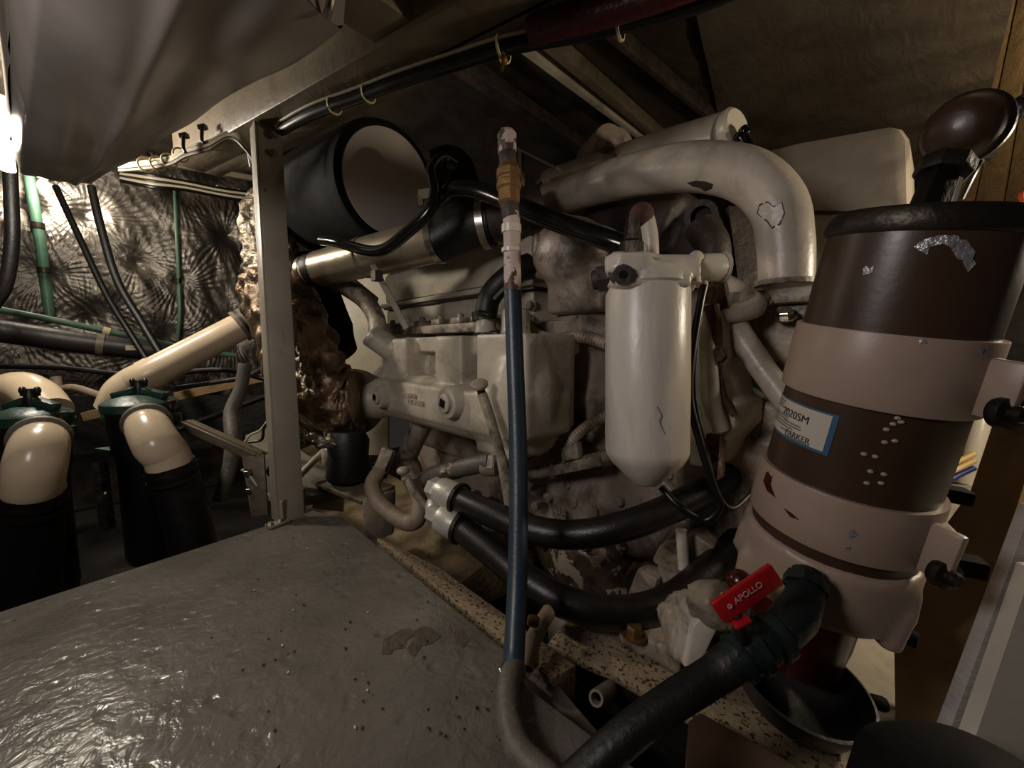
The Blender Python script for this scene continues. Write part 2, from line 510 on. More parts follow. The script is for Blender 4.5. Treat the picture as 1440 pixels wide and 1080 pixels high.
def put(name, prims, m, parent=None, bevel=0.0, cast=0.0, smooth=5, ang=38, rough=0.0):
    """links the shapes as ONE mesh object. cast > 0 fuses them like a casting (voxel size cast)."""
    prims = flat(prims if isinstance(prims, list) else [prims])
    if parent is not None:
        base = org(parent)
    else:
        pts = [Vector(p) for v, f in prims for p in v]
        lo = Vector(map(min, zip(*pts))); hi = Vector(map(max, zip(*pts)))
        base = Vector(((lo.x + hi.x) / 2, (lo.y + hi.y) / 2, lo.z))
    me = mesh_of(name, prims, base)
    o = bpy.data.objects.new(name, me)
    COL.objects.link(o)
    if parent is not None: o.parent = parent
    else:
        o.location = base; ROOT[o] = base
    bm = bmesh.new(); bm.from_mesh(me); bmesh.ops.recalc_face_normals(bm, faces=bm.faces); bm.to_mesh(me); bm.free()
    if cast:
        rm = o.modifiers.new('fuse', 'REMESH'); rm.mode = 'VOXEL'; rm.voxel_size = cast
        sm = o.modifiers.new('soften', 'SMOOTH'); sm.factor = 0.5; sm.iterations = smooth
        dg = bpy.context.evaluated_depsgraph_get()
        me2 = bpy.data.meshes.new_from_object(o.evaluated_get(dg))
        o.modifiers.clear(); o.data = me2; bpy.data.meshes.remove(me); me = me2; me.name = name
        me.shade_smooth()
    else:
        if bevel:
            bm = bmesh.new(); bm.from_mesh(me)
            es = [e for e in bm.edges if len(e.link_faces) == 2 and e.calc_face_angle(0) > radians(35)]
            bmesh.ops.bevel(bm, geom=es, offset=bevel, segments=2, profile=0.5, affect='EDGES', clamp_overlap=True)
            bm.to_mesh(me); bm.free()
        me.shade_smooth(); me.set_sharp_from_angle(angle=radians(ang))
    me.materials.clear(); me.materials.append(M[m] if isinstance(m, str) else m)
    return o


def one(name, prims, m, label, cat, group=None, **k):
    return props(put(name, prims, m, None, **k), label, cat, group)


def struct(name, prims, m, **k):
    return props(put(name, prims, m, None, **k), kind='structure')


def dup(root, matrix_fn=None, label=None):
    pass


def text(name, body, size, M4, m, parent, depth=0.0006, wrap=None, bold=False):
    """flat lettering turned into mesh; M4 places it (x right, y up, z out)"""
    cu = bpy.data.curves.new(name, 'FONT'); cu.body = body; cu.size = size; cu.extrude = depth
    cu.align_x = 'CENTER'; cu.align_y = 'CENTER'
    if bold: cu.offset = size * 0.006
    t = bpy.data.objects.new(name, cu); COL.objects.link(t)
    dg = bpy.context.evaluated_depsgraph_get()
    me = bpy.data.meshes.new_from_object(t.evaluated_get(dg))
    bpy.data.objects.remove(t); bpy.data.curves.remove(cu)
    b = org(parent)
    for v in me.vertices:
        p = Vector(v.co)
        v.co = (wrap(p) if wrap else M4 @ p) - b
    me.materials.clear(); me.materials.append(M[m])
    o = bpy.data.objects.new(name, me); COL.objects.link(o); o.parent = parent
    return o


# ================================================================== THE SETTING
CEIL = 1.3
XW = -2.6


def grid(P, nu, nv):
    v = [P(i / nu, j / nv) for j in range(nv + 1) for i in range(nu + 1)]
    f = [(j * (nu + 1) + i, j * (nu + 1) + i + 1, (j + 1) * (nu + 1) + i + 1, (j + 1) * (nu + 1) + i) for j in range(nv) for i in range(nu)]
    return v, f


# quilted foil on the far bulkhead: pinned at tufts with radial pleats
tufts = [(246, 262), (252, 395), (192, 368), (62, 385), (40, 285), (120, 300), (320, 330), (330, 470), (225, 480), (120, 450), (20, 470), (300, 240), (150, 540), (40, 560)]
TU = []
for px, py in tufts:
    p = ax(px, py, XW); TU.append((p.y, p.z, random.uniform(0, 6), random.choice((37, 43, 48, 55)), random.uniform(.7, 1.3)))


def wall_h(y, z):
    h = 0.03 * noise.noise(Vector((y * 2.2, z * 2.2, 3))) + 0.012 * noise.noise(Vector((y * 7, z * 7, 8)))
    ws = 0; acc = 0
    for ty, tz, ph, k, s in TU:
        dy = y - ty; dz = z - tz; r = sqrt(dy * dy + dz * dz) + 1e-4
        w = math.exp(-(r / 0.2) ** 2)
        h -= 0.03 * s * math.exp(-(r / 0.06))
        a = atan2(dz, dy) + 0.45 * noise.noise(Vector((y * 5, z * 5, ph)))
        acc += w * sin(k * a + ph) * min(1, r / 0.05) * 0.0026 * s * (0.5 + 0.6 * noise.noise(Vector((cos(a) * 2, sin(a) * 2, ph))))
    return h + acc + 0.0035 * noise.noise(Vector((y * 30 + z * 9, z * 14, 4)))


def PW(u, v):
    y = -0.95 + 2.1 * u; z = -0.35 + 1.65 * v
    return Vector((XW + wall_h(y, z), y, z))


struct('wall_back', [grid(PW, 440, 330)], 'foil', ang=180)
wall_side_y = -0.95
# hull bottom
struct('ground', [bb(-2.7, 1.6, -1.2, 3.1, -0.5, -0.36)], 'bilge')
# pale hull strake under the engine side, sloping up toward the far side
struct('trim_1', [prism([(-2.6, 0.44, -0.30), (-2.6, 0.80, -0.20), (-2.6, 0.8, -0.36), (-2.6, 0.44, -0.36)], (1.75, 0, 0))], 'hull')
struct('trim_2', [bb(-0.55, 1.2, 0.62, 2.9, -0.36, -0.16)], 'palefloor')
# ceiling: foil panels between ribs
struct('ceiling', [grid(lambda u, v: Vector((-2.7 + 4.3 * u, -1.2 + 4.4 * v, CEIL + 0.02 * noise.noise(Vector((u * 9, v * 9, 1))) + 0.006 * noise.noise(Vector((u * 40, v * 22, 4))))), 150, 150)], 'ceilfoil', ang=180)
# ceiling ribs across the boat (measured on the ceiling plane)
ZC = CEIL - 0.03
for k, (a, b, w, m) in enumerate([((752, 72), (918, 200), 0.022, 'cream'), ((790, 72), (945, 205), 0.03, 'beam'), ((648, 90), (830, 215), 0.05, 'soot'), ((880, 60), (1010, 170), 0.02, 'soot')]):
    p = az(*a, ZC); q = az(*b, ZC)
    d = (q - p)
    struct('trim_%d' % (k + 3), [bar(p - d * 0.3, q + d * 0.5, w, 0.05)], m, bevel=0.003)
# creased foil fold under the ceiling on the far right, catching the far lamp
def PF(u, v):
    p = az(960, -60, 1.285).lerp(az(1440, -60, 1.16), u)
    q = az(1040, 290, 1.285).lerp(az(1360, 260, .98), u)
    c = p.lerp(q, v)
    return c + Vector((0, 0, 0.014 * noise.noise(Vector((u * 2, v * 12, 5))) + 0.007 * noise.noise(Vector((u * 5, v * 30 + u * 9, 2)))))


struct('trim_7', [grid(PF, 40, 110)], 'ceilcrease', ang=180)
# hull side at the far right, boarded, lit by the far lamp
q0 = at(1395, -40, 0.95); q1 = at(1560, -60, 0.8); q2 = at(1540, 330, 1.5); q3 = at(1285, 330, 1.7)
WR = struct('wall_right', [grid(lambda u, v: q0.lerp(q3, v).lerp(q1.lerp(q2, v), u) + Vector((.01, .02, .02)), 4, 4)], 'soot', ang=180)
for k in range(6):
    u0 = k / 6 + .006; u1 = (k + 1) / 6 - .006
    up_ = Vector((-.35, -.6, -.5)).normalized() * (.006 + .004 * (k % 3))
    put('plank', [prism([q0.lerp(q1, u0) + up_, q0.lerp(q1, u1) + up_, q3.lerp(q2, u1) + up_, q3.lerp(q2, u0) + up_], up_ * -2)], 'wood', WR, bevel=.002)
struct('wall_far', [bb(-2.6, 1.6, 3.0, 3.06, -0.4, CEIL)], 'soot')
struct('wall_left', [bb(-2.6, 1.6, -1.14, -1.1, -0.4, CEIL)], 'soot')

# steel deck plate in front of the engine
e0 = az(-220, 931, 0); e1 = az(445, 702, 0); e2 = az(720, 922, 0)
poly = [e0, az(440, 718, 0), az(480, 726, 0), e2, az(740, 965, 0), (0.12, 0.335, 0), (0.5, 0.2, 0), (0.5, -0.9, 0), (-0.9, -0.9, 0)]
struct('floor', [prism([Vector((p[0], p[1], 0)) for p in poly], (0, 0, -0.012))], 'deck', bevel=0.002)
DK = [o for o in COL.objects if o.name == 'floor'][0]
for pts in ([(536, 918), (540, 900), (552, 892), (566, 886), (578, 884), (584, 892), (574, 900), (570, 912), (552, 914), (548, 922)], [(572, 912), (580, 900), (584, 886), (596, 882), (612, 886), (620, 896), (606, 906), (592, 908), (584, 922), (574, 920)], [(636, 890), (650, 884), (662, 900), (650, 912), (640, 906)]):
    q = [az(a + random.uniform(-2, 2), b + random.uniform(-2, 2), .0003) for a, b in pts]
    put('bare_patch', [prism(q, (0, 0, .0003))], 'flakebrown', DK)
for i in range(46):
    a = random.uniform(330, 720); b = random.uniform(770, 1060)
    p = az(a, b, .0015)
    if p.y < .3: put('paint_crumb', [ball(p, (random.uniform(.001, .003), random.uniform(.001, .002), .0013), 6, 4)], random.choice(('soot', 'soot', 'white', 'flakebrown')), DK)
# lower plate past the deck edge
lp = [az(728, 960, -0.035), az(765, 940, -0.035), az(880, 1075, -0.035), az(900, 1180, -0.035), az(740, 1180, -0.035)]
struct('trim_8', [prism(lp, (0, 0, -0.01))], 'deck', bevel=0.001)

# overhead beam on the post and its cross member
BD = Vector((0.962, 0.272, 0)).normalized()
bp = at(385, 175, 0.93)
BZ = bp.z
bm_c = Vector((bp.x, bp.y, BZ))
BN = Vector((-BD.y, BD.x, 0))
struct('trim_9', [bar(bm_c - BD * 0.45 + Vector((0, 0, .045)), bm_c + BD * 1.6 + Vector((0, 0, .045)), 0.075, 0.09),
                  bar(bm_c - BD * 0.45 + BN * .05 + Vector((0, 0, .006)), bm_c + BD * 1.6 + BN * .05 + Vector((0, 0, .006)), 0.05, 0.012)], 'beam', bevel=0.003)
cr = at(592, 60, 0.72)
struct('trim_10', [bar(Vector((cr.x, cr.y, BZ + .05)) - BN * 0.03, Vector((cr.x, cr.y, BZ + .05)) - BN * 0.75 - BD * 0.12, 0.09, 0.08)], 'beam', bevel=0.004)

# ================================================================== POST
pb = az(408, 732, 0)
pt = at(374, 170, 0.93)
t = thing('support_post', pb, 'grey painted angle iron post with bolted foot standing at the deck corner', 'post')
uy = Vector((FWD.x, FWD.y, 0)).normalized()
ux = Vector((0, 1, 0)); ua = Vector((-1, 0, 0))
wA = 0.05; wB = 0.05
dirp = (pt - pb)
put('front_flange', [bar(pb + ux * 0.004, pt + ux * 0.006, wA, 0.006, ua)], 'grey', t, bevel=0.001)
put('side_flange', [bar(pb - ux * (wA / 2 - .002) + ua * wB / 2, pt - ux * (wA / 2 - .004) + ua * wB / 2, 0.006, wB, ua)], 'grey', t, bevel=0.001)
fo = put('foot_bracket', [bar(az(376, 741, 0.004), az(404, 731, 0.004), 0.022, 0.006), bar(az(402, 733, 0.0), az(401, 733, 0.0) + Vector((0, 0, 0.05)), 0.006, 0.026, uy)], 'grey', t, bevel=0.001)
for px, py in ((380, 738), (394, 733)):
    put('bolt', [bolt(az(px, py, 0.007), (0, 0, 1), 0.0055, 0.005)], 'steel', fo)
for py in (190, 215):
    put('bolt', [bolt(at(386, py, 0.922), -ua, 0.006, 0.004)], 'oldiron', t)

# ================================================================== OVERHEAD TANK (left, wrapped)
tz = 0.75
A = az(128, 262, tz); B = az(335, 152, tz); C2 = az(480, 52, tz); D = az(22, 246, tz); E = az(24, -620, tz); Fq = az(492, 50, tz)
t = thing('wrapped_overhead_tank', (A + C2) / 2 + Vector((0, 0, 0)), 'big grey foil-wrapped tank hanging overhead beside the cream beam', 'tank')


def PT(u, v):
    a = D.lerp(E, v); b = A.lerp(Fq, v)
    # bulge of the soft wrap and rounded rim
    ed = min(u, 1 - u) * 2; ef = min(v * 4, 1)
    rim = (1 - min(1, min(ed, ef) / 0.14)) ** 2
    p = a.lerp(b, u)
    crease = 0.006 * math.exp(-((u - 0.62 + 0.35 * (v - .3)) / 0.05) ** 2) - 0.005 * math.exp(-((u - 0.75 + 0.3 * (v - .3)) / 0.07) ** 2)
    return p + Vector((0, 0, -0.03 * sin(pi * u) * min(1, v * 3 + .3) - crease + 0.07 * rim + 0.012 * noise.noise(Vector((u * 3, v * 5, 2)))))


put('bottom_sheet', [grid(PT, 60, 80)], 'tankfoil', t, ang=180)
rimv = []
ring = [PT(i / 20, 0) for i in range(21)] + [PT(1, j / 20) for j in range(1, 21)]
ringl = [PT(0, 1 - j / 20) for j in range(20)]
full = ringl + ring + [PT(1 - i / 20, 1) for i in range(1, 21)]
vs = []; fs = []
for k in range(5):
    for p in full: vs.append(p + Vector((0, 0, 0.1 * k)) + Vector((0.01 * noise.noise(Vector((p.x * 9, p.y * 9, k))), 0.01 * noise.noise(Vector((p.y * 9, p.x * 9, k))), 0)))
n = len(full)
for k in range(4):
    for i in range(n - 1): fs.append((k * n + i, k * n + i + 1, (k + 1) * n + i + 1, (k + 1) * n + i))
put('side_sheet', [(vs, fs)], 'tankfoil', t, ang=180)
one('tank_edge_strap', [tube([at(466, -6, .40), at(463, 12, .405), at(458, 27, .41)], 0.004, 8)], 'steel', 'short bright strap end on the corner of the wrapped tank', 'strap')

# ================================================================== LAMPS that can be seen
t = thing('bulkhead_lamp', LAMP_A, 'small glowing lamp near the foil wall, just below the tank', 'lamp')
put('bulb', [ball(LAMP_A, (0.02, 0.02, 0.026))], 'glow', t)
put('lamp_socket', [rcyl(LAMP_A + Vector((0, 0, 0.03)), LAMP_A + Vector((0, 0, 0.09)), 0.018)], 'wirewhite', t)
put('lamp_bracket', [bar(LAMP_A + Vector((0, 0, .08)), LAMP_A + Vector((-.3, 0, .08)), 0.02, 0.004)], 'darksteel', t)
t = thing('tube_lamp', LAMP_B, 'bright upright tube lamp at the far left edge beside the tank', 'lamp')
put('lamp_tube', [rcyl(LAMP_B + Vector((0, 0, -0.09)), LAMP_B + Vector((0, 0, 0.06)), 0.014)], 'glow', t)
put('end_cap', [rcyl(LAMP_B + Vector((0, 0, 0.06)), LAMP_B + Vector((0, 0, 0.09)), 0.017)], 'wirewhite', t)
for l in ('bulkhead_lamp_light', 'side_lamp_light'):
    bpy.data.objects[l].location += Vector((0.02, 0.0, -0.0)) + (CAM - bpy.data.objects[l].location).normalized() * 0.05

# ================================================================== FAR WALL: pipes, conduits, hoses
def W(px, py, o=0.08): return ax(px, py, XW + o)


def pipe_thing(name, pts, r, m, label, cat, clips=(), clipm='darksteel', group=None):
    t = thing(name, pts[len(pts) // 2], label, cat, group)
    put('pipe_run', [tube(pts, r)], m, t)
    for a, b in clips:
        put('clip', [band(a, b, r, 0.022, 0.004, 16)], clipm, t)
    return t


g = [W(246, 258, .02), W(249, 330, .03), W(252, 400, .02), W(253, 440, .03), W(250, 478, .03)]
pipe_thing('green_conduit', g, 0.009, 'greenpipe', 'thin green conduit running down the foil wall, nearest the post', 'pipe', [(W(247, 266, .02), (0, 0, 1)), (W(251, 395, .02), (0, 0, 1))])
g = [W(40, 240, .03), W(48, 290, .03), W(58, 350, .03), W(64, 400, .02), W(70, 445, .03)]
pipe_thing('green_conduit', g, 0.017, 'greenpipe', 'thicker green conduit on the foil wall below the tank corner', 'pipe', [(W(53, 317, .03), (0, 0, 1)), (W(62, 380, .025), (0, 0, 1))])
g = [W(-60, 424, .2), W(60, 447, .2), W(150, 466, .2), W(275, 492, .2), W(330, 500, .2)]
pipe_thing('green_pipe', g, 0.013, 'greenpipe', 'green pipe sloping along the foil wall above the thick dark pipe', 'pipe', [(W(150, 466, .2), g[2] - g[1])], 'tie')
g = [W(-80, 454, .28), W(60, 474, .28), W(130, 484, .28), W(200, 492, .28), W(262, 500, .28)]
t = pipe_thing('drain_pipe', g, 0.042, 'darkpipe', 'thick dark rubber pipe lying along the foot of the foil wall', 'pipe', [(W(141, 485, .28), g[3] - g[2])], 'beam')
put('pipe_sticker', [box(W(186, 489, .323), (0.004, 0.04, 0.02))], 'wirewhite', t)
one('water_hose', [tube([at(14, 225, 1.2), at(16, 280, 1.2), at(17, 340, 1.2), at(8, 400, 1.2), at(-10, 430, 1.2)], 0.016)], 'rubber', 'black hose hanging down the left edge of the foil wall', 'hose')
one('drain_hose', [tube([at(78, 262, 1.5), at(112, 335, 1.5), at(150, 415, 1.5), at(185, 472, 1.5), at(212, 515, 1.5)], 0.0105)], 'rubber', 'black hose slanting down the foil wall, left of the pair', 'hose')
one('drain_hose', [tube([at(128, 262, 1.45), at(142, 320, 1.45), at(165, 395, 1.45), at(200, 455, 1.45), at(236, 515, 1.45)], 0.0125)], 'rubber', 'black hose slanting down the foil wall, right of the pair', 'hose')
one('bilge_hose', [tube([at(-20, 515, 1.35), at(80, 517, 1.4), at(200, 528, 1.4), at(310, 520, 1.4), at(380, 535, 1.4)], 0.009)], 'rubber', 'thin black hose stretched level behind the green strainers', 'hose')
for k, (pts, r, lb) in enumerate([
    ([(60, 560), (100, 545), (160, 560), (240, 555)], .012, 'brown hose sagging low behind the left strainer'),
    ([(78, 530), (84, 560), (100, 590)], .014, 'short tan hose dropping behind the left strainer lid'),
    ([(250, 545), (300, 538), (352, 528), (385, 505)], .008, 'thin wire arching from the cream pipe to the post')]):
    one('bilge_hose' if k < 2 else 'bilge_wire', [tube([at(a, b, 1.3) for a, b in pts], r, 10)], ('tanhose', 'tanhose', 'darkpipe')[k], lb, 'hose' if k < 2 else 'wire')
struct('trim_11', [bar(at(120, 585, 1.45), at(420, 520, 1.75), 0.05, 0.03)], 'wood')
struct('trim_12', [bar(at(250, 605, 1.25), at(420, 540, 1.65), 0.03, 0.012), bar(at(-40, 600, 1.5), at(420, 590, 2.0), 0.04, 0.24)], 'bilge')

# cable tray and bundles under the beam, left of the post
t = thing('cable_tray', at(290, 262, 1.5), 'long cable tray full of pale cables along the top of the foil wall', 'cable tray')
put('tray_rail', [bar(at(190, 222, 1.5), at(420, 262, 1.85), 0.014, 0.02), bar(at(250, 215, 1.35), at(420, 250, 1.75), 0.018, 0.02)], 'beam', t)
for k in range(5):
    put('cable', [tube([at(170, 242 + 3 * k, 1.5), at(215, 247 + 4 * k, 1.52), at(260, 255 + 3 * k, 1.6), at(330, 268 + 3 * k, 1.75), at(420, 276 + 4 * k, 1.95)], 0.007, 8)], ('wireblack', 'wirewhite', 'darkpipe', 'wirewhite', 'wireblack')[k], t)
for px, py in ((265, 262), (308, 268), (338, 273)):
    put('cable_tie', [band(at(px, py, 1.64 + (px - 265) * .002), BD.cross(Vector((0, 0, 1))) + Vector((-.5, .6, 0)), 0.021, 0.006, n=14)], 'tie', t)
t = thing('wire_bundle', at(270, 215, 1.0), 'bundle of white wires tied together sagging below the beam beside the post', 'wires')
for k in range(6):
    o = (k - 2.5)
    put('wire', [tube([at(168, 236 + 1.5 * o, 1.1), at(205, 232 + 2 * o, 1.05), at(240, 226 + 2 * o, 1.02), at(262, 214 + 2.2 * o, 1.0), at(295, 204 + 2.4 * o, .98), at(325, 190 + 2 * o, .97), at(345, 205 + 2 * o, .97), at(358 + 2 * o, 235, .98)], 0.0035, 8)], ('wirewhite', 'grey', 'wirewhite', 'wirewhite', 'wireblack', 'grey')[k], t)
for px, py in ((205, 232), (222, 230), (238, 226), (254, 218)):
    put('cable_tie', [band(at(px, py, 1.03), at(px + 10, py - 5, 1.0) - at(px, py, 1.03), 0.0165, 0.005, n=14)], 'tie', t)
for px, py in ((258, 198), (284, 186), (330, 166)):
    one('cable_hook', [tube([at(px, py - 6, .98), at(px, py + 10, .98), at(px + 3, py + 16, .98)], 0.004, 8), bar(at(px - 4, py - 6, .985), at(px + 6, py - 8, .985), .012, .01)], 'wireblack', {258: 'black cable hook under the beam, farthest left', 284: 'black cable hook under the beam, middle of three', 330: 'black cable hook under the beam, nearest the post'}[px], 'hook')

# harness along the underside of the beam: black bundle, red sleeve
t = thing('cable_harness', at(700, 70, 0.7), 'black cable harness with red sleeve hung along the cream overhead beam', 'cables')
hp = [az(a, b, BZ - .016) for a, b in ((395, 184), (440, 160), (505, 137), (560, 116), (640, 90), (720, 66), (830, 46), (960, 14), (1050, -20))]
put('main_cable', [tube(hp, 0.011, 12)], 'wireblack', t)
put('second_cable', [tube([p + Vector((0, 0, 0.014)) + BN * .012 for p in hp], 0.008, 10)], 'wireblack', t)
put('pale_wire', [tube([p + Vector((0, 0, 0.016)) - BN * .006 for p in hp], 0.004, 10)], 'wirewhite', t)
rp = [az(a, b, BZ - .03) for a, b in ((745, 57), (780, 46), (840, 32), (920, 8), (1010, -24))]
put('red_sleeve', [tube([p + Vector((0, 0, .012)) for p in rp], 0.02, 14)], 'darkred', t)
for px, py, d in ((708, 68, .67), (872, 34, .58), (518, 132, .85), (470, 149, .91)):
    put('cable_tie', [band(az(px, py, BZ - .012), BD, 0.0165, .004, .0012, 16) if px < 600 else band(az(px, py, BZ - .012), BD, 0.0215, .004, .0012, 16)], 'tie', t)
put('tie_anchor', [ball(az(708, 84, BZ - .035), .007), tube([az(708, 68, BZ - .018), az(707, 88, BZ - .04), az(706, 100, BZ - .055)], .003, 8)], 'brass', t)

# ================================================================== SEA STRAINERS
def strainer(px, py, d, label, lid_px, back_elbow):
    """px,py : centre of the lid top"""
    c = at(px, py, d)
    s = d / FPX
    r = lid_px / 2 * s * kx(px)
    t = thing('sea_strainer', c - Vector((0, 0, 0.5)), label, 'strainer')
    up = Vector((0, 0, 1))
    put('body', [lathe(c - up * 0.42, up, [(r * .7, 0), (r * .78, .02), (r * .78, .26), (r * .9, .30), (r * .95, .36), (r * .95, .40)], 32)], 'strainer', t)
    lid = put('lid', [lathe(c - up * 0.022, up, [(r * 1.02, -.012), (r * 1.08, -.008), (r * 1.08, .010), (r * .98, .016), (r * .5, .027), (0.0, .031)], 36)], 'green', t)
    put('lid_rib', [bar(c - RGT * r * .95 + up * .004, c + up * .018 - RGT * .01, .02, .016), bar(c + RGT * r * .95 + up * .004, c + up * .018 + RGT * .01, .02, .016)], 'green', lid, bevel=.003)
    put('wing_nut', [lathe(c, up, [(.010, 0), (.012, .018), (.010, .034), (.006, .044)], 16), ball(c - RGT * .016 + up * .040, (.012, .006, .009)), ball(c + RGT * .016 + up * .040, (.012, .006, .009)), bar(c - RGT * .018 + up * .034, c + RGT * .018 + up * .034, .008, .012)], 'strainer', t)
    for a in (-1, 1):
        e = c + RGT * a * r * 1.1 - up * .05
        put('lug', [rcyl(e - up * .02, e + up * .012, .02), bar(c + RGT * a * r * .8 - up * .05, e - up * .003, .03, .022)], 'green', t)
        put('bolt', [rcyl(e + up * .01, e + up * .035, .007), bolt(e + up * .034, up, .011, .01, False)], 'darksteel', t)
    for a in (-0.7, 0.75):
        e = c + RGT * a * r * 1.15 - up * .135 - uy * r * .4
        put('flange_ear', [prism([e + RGT * a * .06, e - RGT * a * .02 - uy * .02, e - RGT * a * .04, e - RGT * a * .02 + uy * .05], up * .012)], 'green', t)
    return t, c, r


# left one
t, c, r = strainer(45, 575, 0.86, 'green-lidded sea strainer with big cream elbow, at the left edge of the picture', 116, None)
D1 = 0.76
put('elbow_collar', [lathe(at(57, 616, D1 + .03), at(54, 632, D1 - .01) - at(58, 610, D1 + .05), [(.043, -.012), (.045, 0), (.045, .006), (.042, .008)], 28)], 'greyhose', t)
put('elbow', [tube([at(60, 608, D1 + .06), at(56, 628, D1 + .005), at(51, 652, D1 - .012), at(48, 678, D1 - .008), at(47, 690, D1)], [.036, .041, .042, .041, .041], 28, 10)], 'pvc', t)
put('elbow_lip', [rcyl(at(47, 682, D1), at(47, 693, D1), .0435)], 'pvc', t)
put('rubber_hose', [tube([at(47, 690, D1), at(46, 740, D1 + .02), at(44, 820, D1 + .04), at(40, 900, D1 + .05)], .044, 24)], 'rubber', t)
for py in (702, 714): put('hose_clamp', [band(at(47, py, D1 + .004), at(46, 740, D1 + .02) - at(47, 690, D1), .045, .008)], 'darksteel', t)
# second one
t, c, r = strainer(197, 559, 1.0, 'green-lidded sea strainer with cream elbow, nearer the post of the two', 106, None)
D2 = 0.91
put('elbow_collar', [lathe(at(207, 594, D2 + .03), at(213, 610, D2 - .01) - at(206, 588, D2 + .05), [(.045, -.012), (.047, 0), (.047, .006), (.044, .008)], 28)], 'greyhose', t)
put('elbow', [tube([at(202, 586, D2 + .06), at(210, 604, D2 + .005), at(222, 626, D2 - .015), at(234, 640, D2 - .005), at(240, 656, D2)], [.036, .042, .044, .043, .043], 28, 10)], 'pvc', t)
put('rubber_hose', [tube([at(239, 652, D2), at(252, 690, D2 + .02), at(270, 760, D2 + .04), at(282, 840, D2 + .05)], .046, 24)], 'rubber', t)
for py, px in ((660, 241), (671, 244)): put('hose_clamp', [band(at(px, py, D2 + .004), at(252, 690, D2 + .02) - at(239, 652, D2), .047, .009)], 'darksteel', t)
t = thing('timber_prop', at(148, 700, .95), 'short pale timber prop standing between the two sea strainers', 'prop')
put('prop_post', [bar(at(140, 650, .98), at(152, 745, .95), .02, .02, uy)], 'bilge', t)
put('prop_tag', [box(at(149, 705, .94), (.022, .004, .04))], 'brownpost', t)

# cream pipes behind the strainers
t = thing('cream_drain_pipe', at(260, 500, 1.3), 'long cream pipe rising from behind the strainer to a black sleeve', 'pipe')
put('pipe_run', [tube([at(160, 575, 1.2), at(172, 552, 1.2), at(190, 538, 1.21), at(212, 526, 1.22), at(280, 490, 1.3), at(352, 452, 1.38)], [.045, .047, .048, .046, .045, .045], 24)], 'pvc', t)
put('pipe_joint', [band(at(213, 526, 1.225), at(280, 490, 1.3) - at(212, 526, 1.22), .0455, .03, .004)], 'pvc', t)
put('black_sleeve', [tube([at(336, 460, 1.365), at(365, 445, 1.4), at(420, 418, 1.5)], .053, 24)], 'rubber', t)
for k in (338, 347): put('hose_clamp', [band(at(k, 460 - (k - 336) * .5, 1.366 + (k - 336) * .001), at(365, 445, 1.4) - at(336, 460, 1.365), .053, .012)], 'beam', t)
one('cream_drain_pipe', [tube([at(-30, 575, 1.15), at(20, 548, 1.15), at(50, 556, 1.12), at(70, 580, 1.1)], .05, 20)], 'pvc', 'short cream pipe end behind the left strainer lid', 'pipe')

# grey hose, welded channel etc. right of the strainers
one('standpipe_hose', [tube([at(345, 512, 1.15), at(338, 548, 1.14), at(326, 580, 1.12), at(328, 620, 1.08), at(322, 660, 1.06), at(308, 705, 1.04)], [.017, .017, .02, .02, .017, .016], 16)], 'greyhose', 'grey upright hose dropping behind the angle bracket', 'hose')
t = thing('angle_bracket', at(320, 620, .97), 'cream painted angle bracket reaching from the strainers to the post', 'bracket')
put('arm', [bar(at(262, 598, 1.0), at(366, 645, .95), .006, .03), bar(at(262, 592, 1.01), at(366, 638, .96), .03, .005)], 'beam', t, bevel=.001)
put('upright', [bar(at(360, 640, .95), at(366, 725, .93), .04, .006, uy)], 'oldiron', t, bevel=.001)
put('gusset', [prism([at(340, 640, .955), at(364, 648, .95), at(364, 720, .93), at(352, 720, .93)], uy * .005)], 'oldiron', t)
for a, b in ((349, 665), (352, 690)): put('bolt', [bolt(at(a, b, .94), -uy, .008, .008)], 'steel', t)
t = thing('stringer_box', at(385, 610, 1.1), 'grey box girder with a cut hole running behind the post foot', 'girder')
put('girder_body', [prism([at(345, 612, 1.3), at(375, 600, 1.4), at(455, 655, 1.25), at(480, 690, 1.1), at(420, 700, 1.0), at(378, 660, 1.05)], (0, 0, -.025)), prism([at(372, 640, 1.06), at(425, 690, 1.0), at(425, 740, 1.0), at(372, 700, 1.06)], uy * .02)], 'grey', t, bevel=.002)
put('hole_rim', [lathe(at(383, 663, 1.05), -uy, [(.012, -.004), (.017, 0), (.012, .004)], 16)], 'matblack', t)
for k, pts in enumerate([[(378, 590), (366, 605), (352, 612), (342, 625)], [(390, 585), (372, 600), (368, 618), (350, 622)], [(340, 660), (350, 668), (370, 690), (402, 708)]]):
    one('loose_wire', [tube([at(a, b, 1.02 - .04 * k) for a, b in pts], .0035, 8)], ('wirewhite', 'wireblack', 'wirewhite')[k], ('pale loose wire curling over the box girder', 'black loose wire curling over the box girder', 'pale wire running down to the post foot')[k], 'wire')

# pale pick-up tubes right of the post
one('pale_tube', [tube([at(402, 690, 1.02), at(425, 665, 1.05), at(458, 632, 1.12), at(474, 618, 1.2)], .009, 10)], 'wirewhite', 'thin pale tube slanting up right of the post foot', 'tube')
one('pale_tube', [tube([at(400, 660, 1.3), at(440, 645, 1.3), at(480, 630, 1.3)], .008, 10), tube([at(458, 600, 1.25), at(457, 630, 1.2)], .006, 8)], 'greyhose', 'grey tube lying low behind the post foot', 'tube')

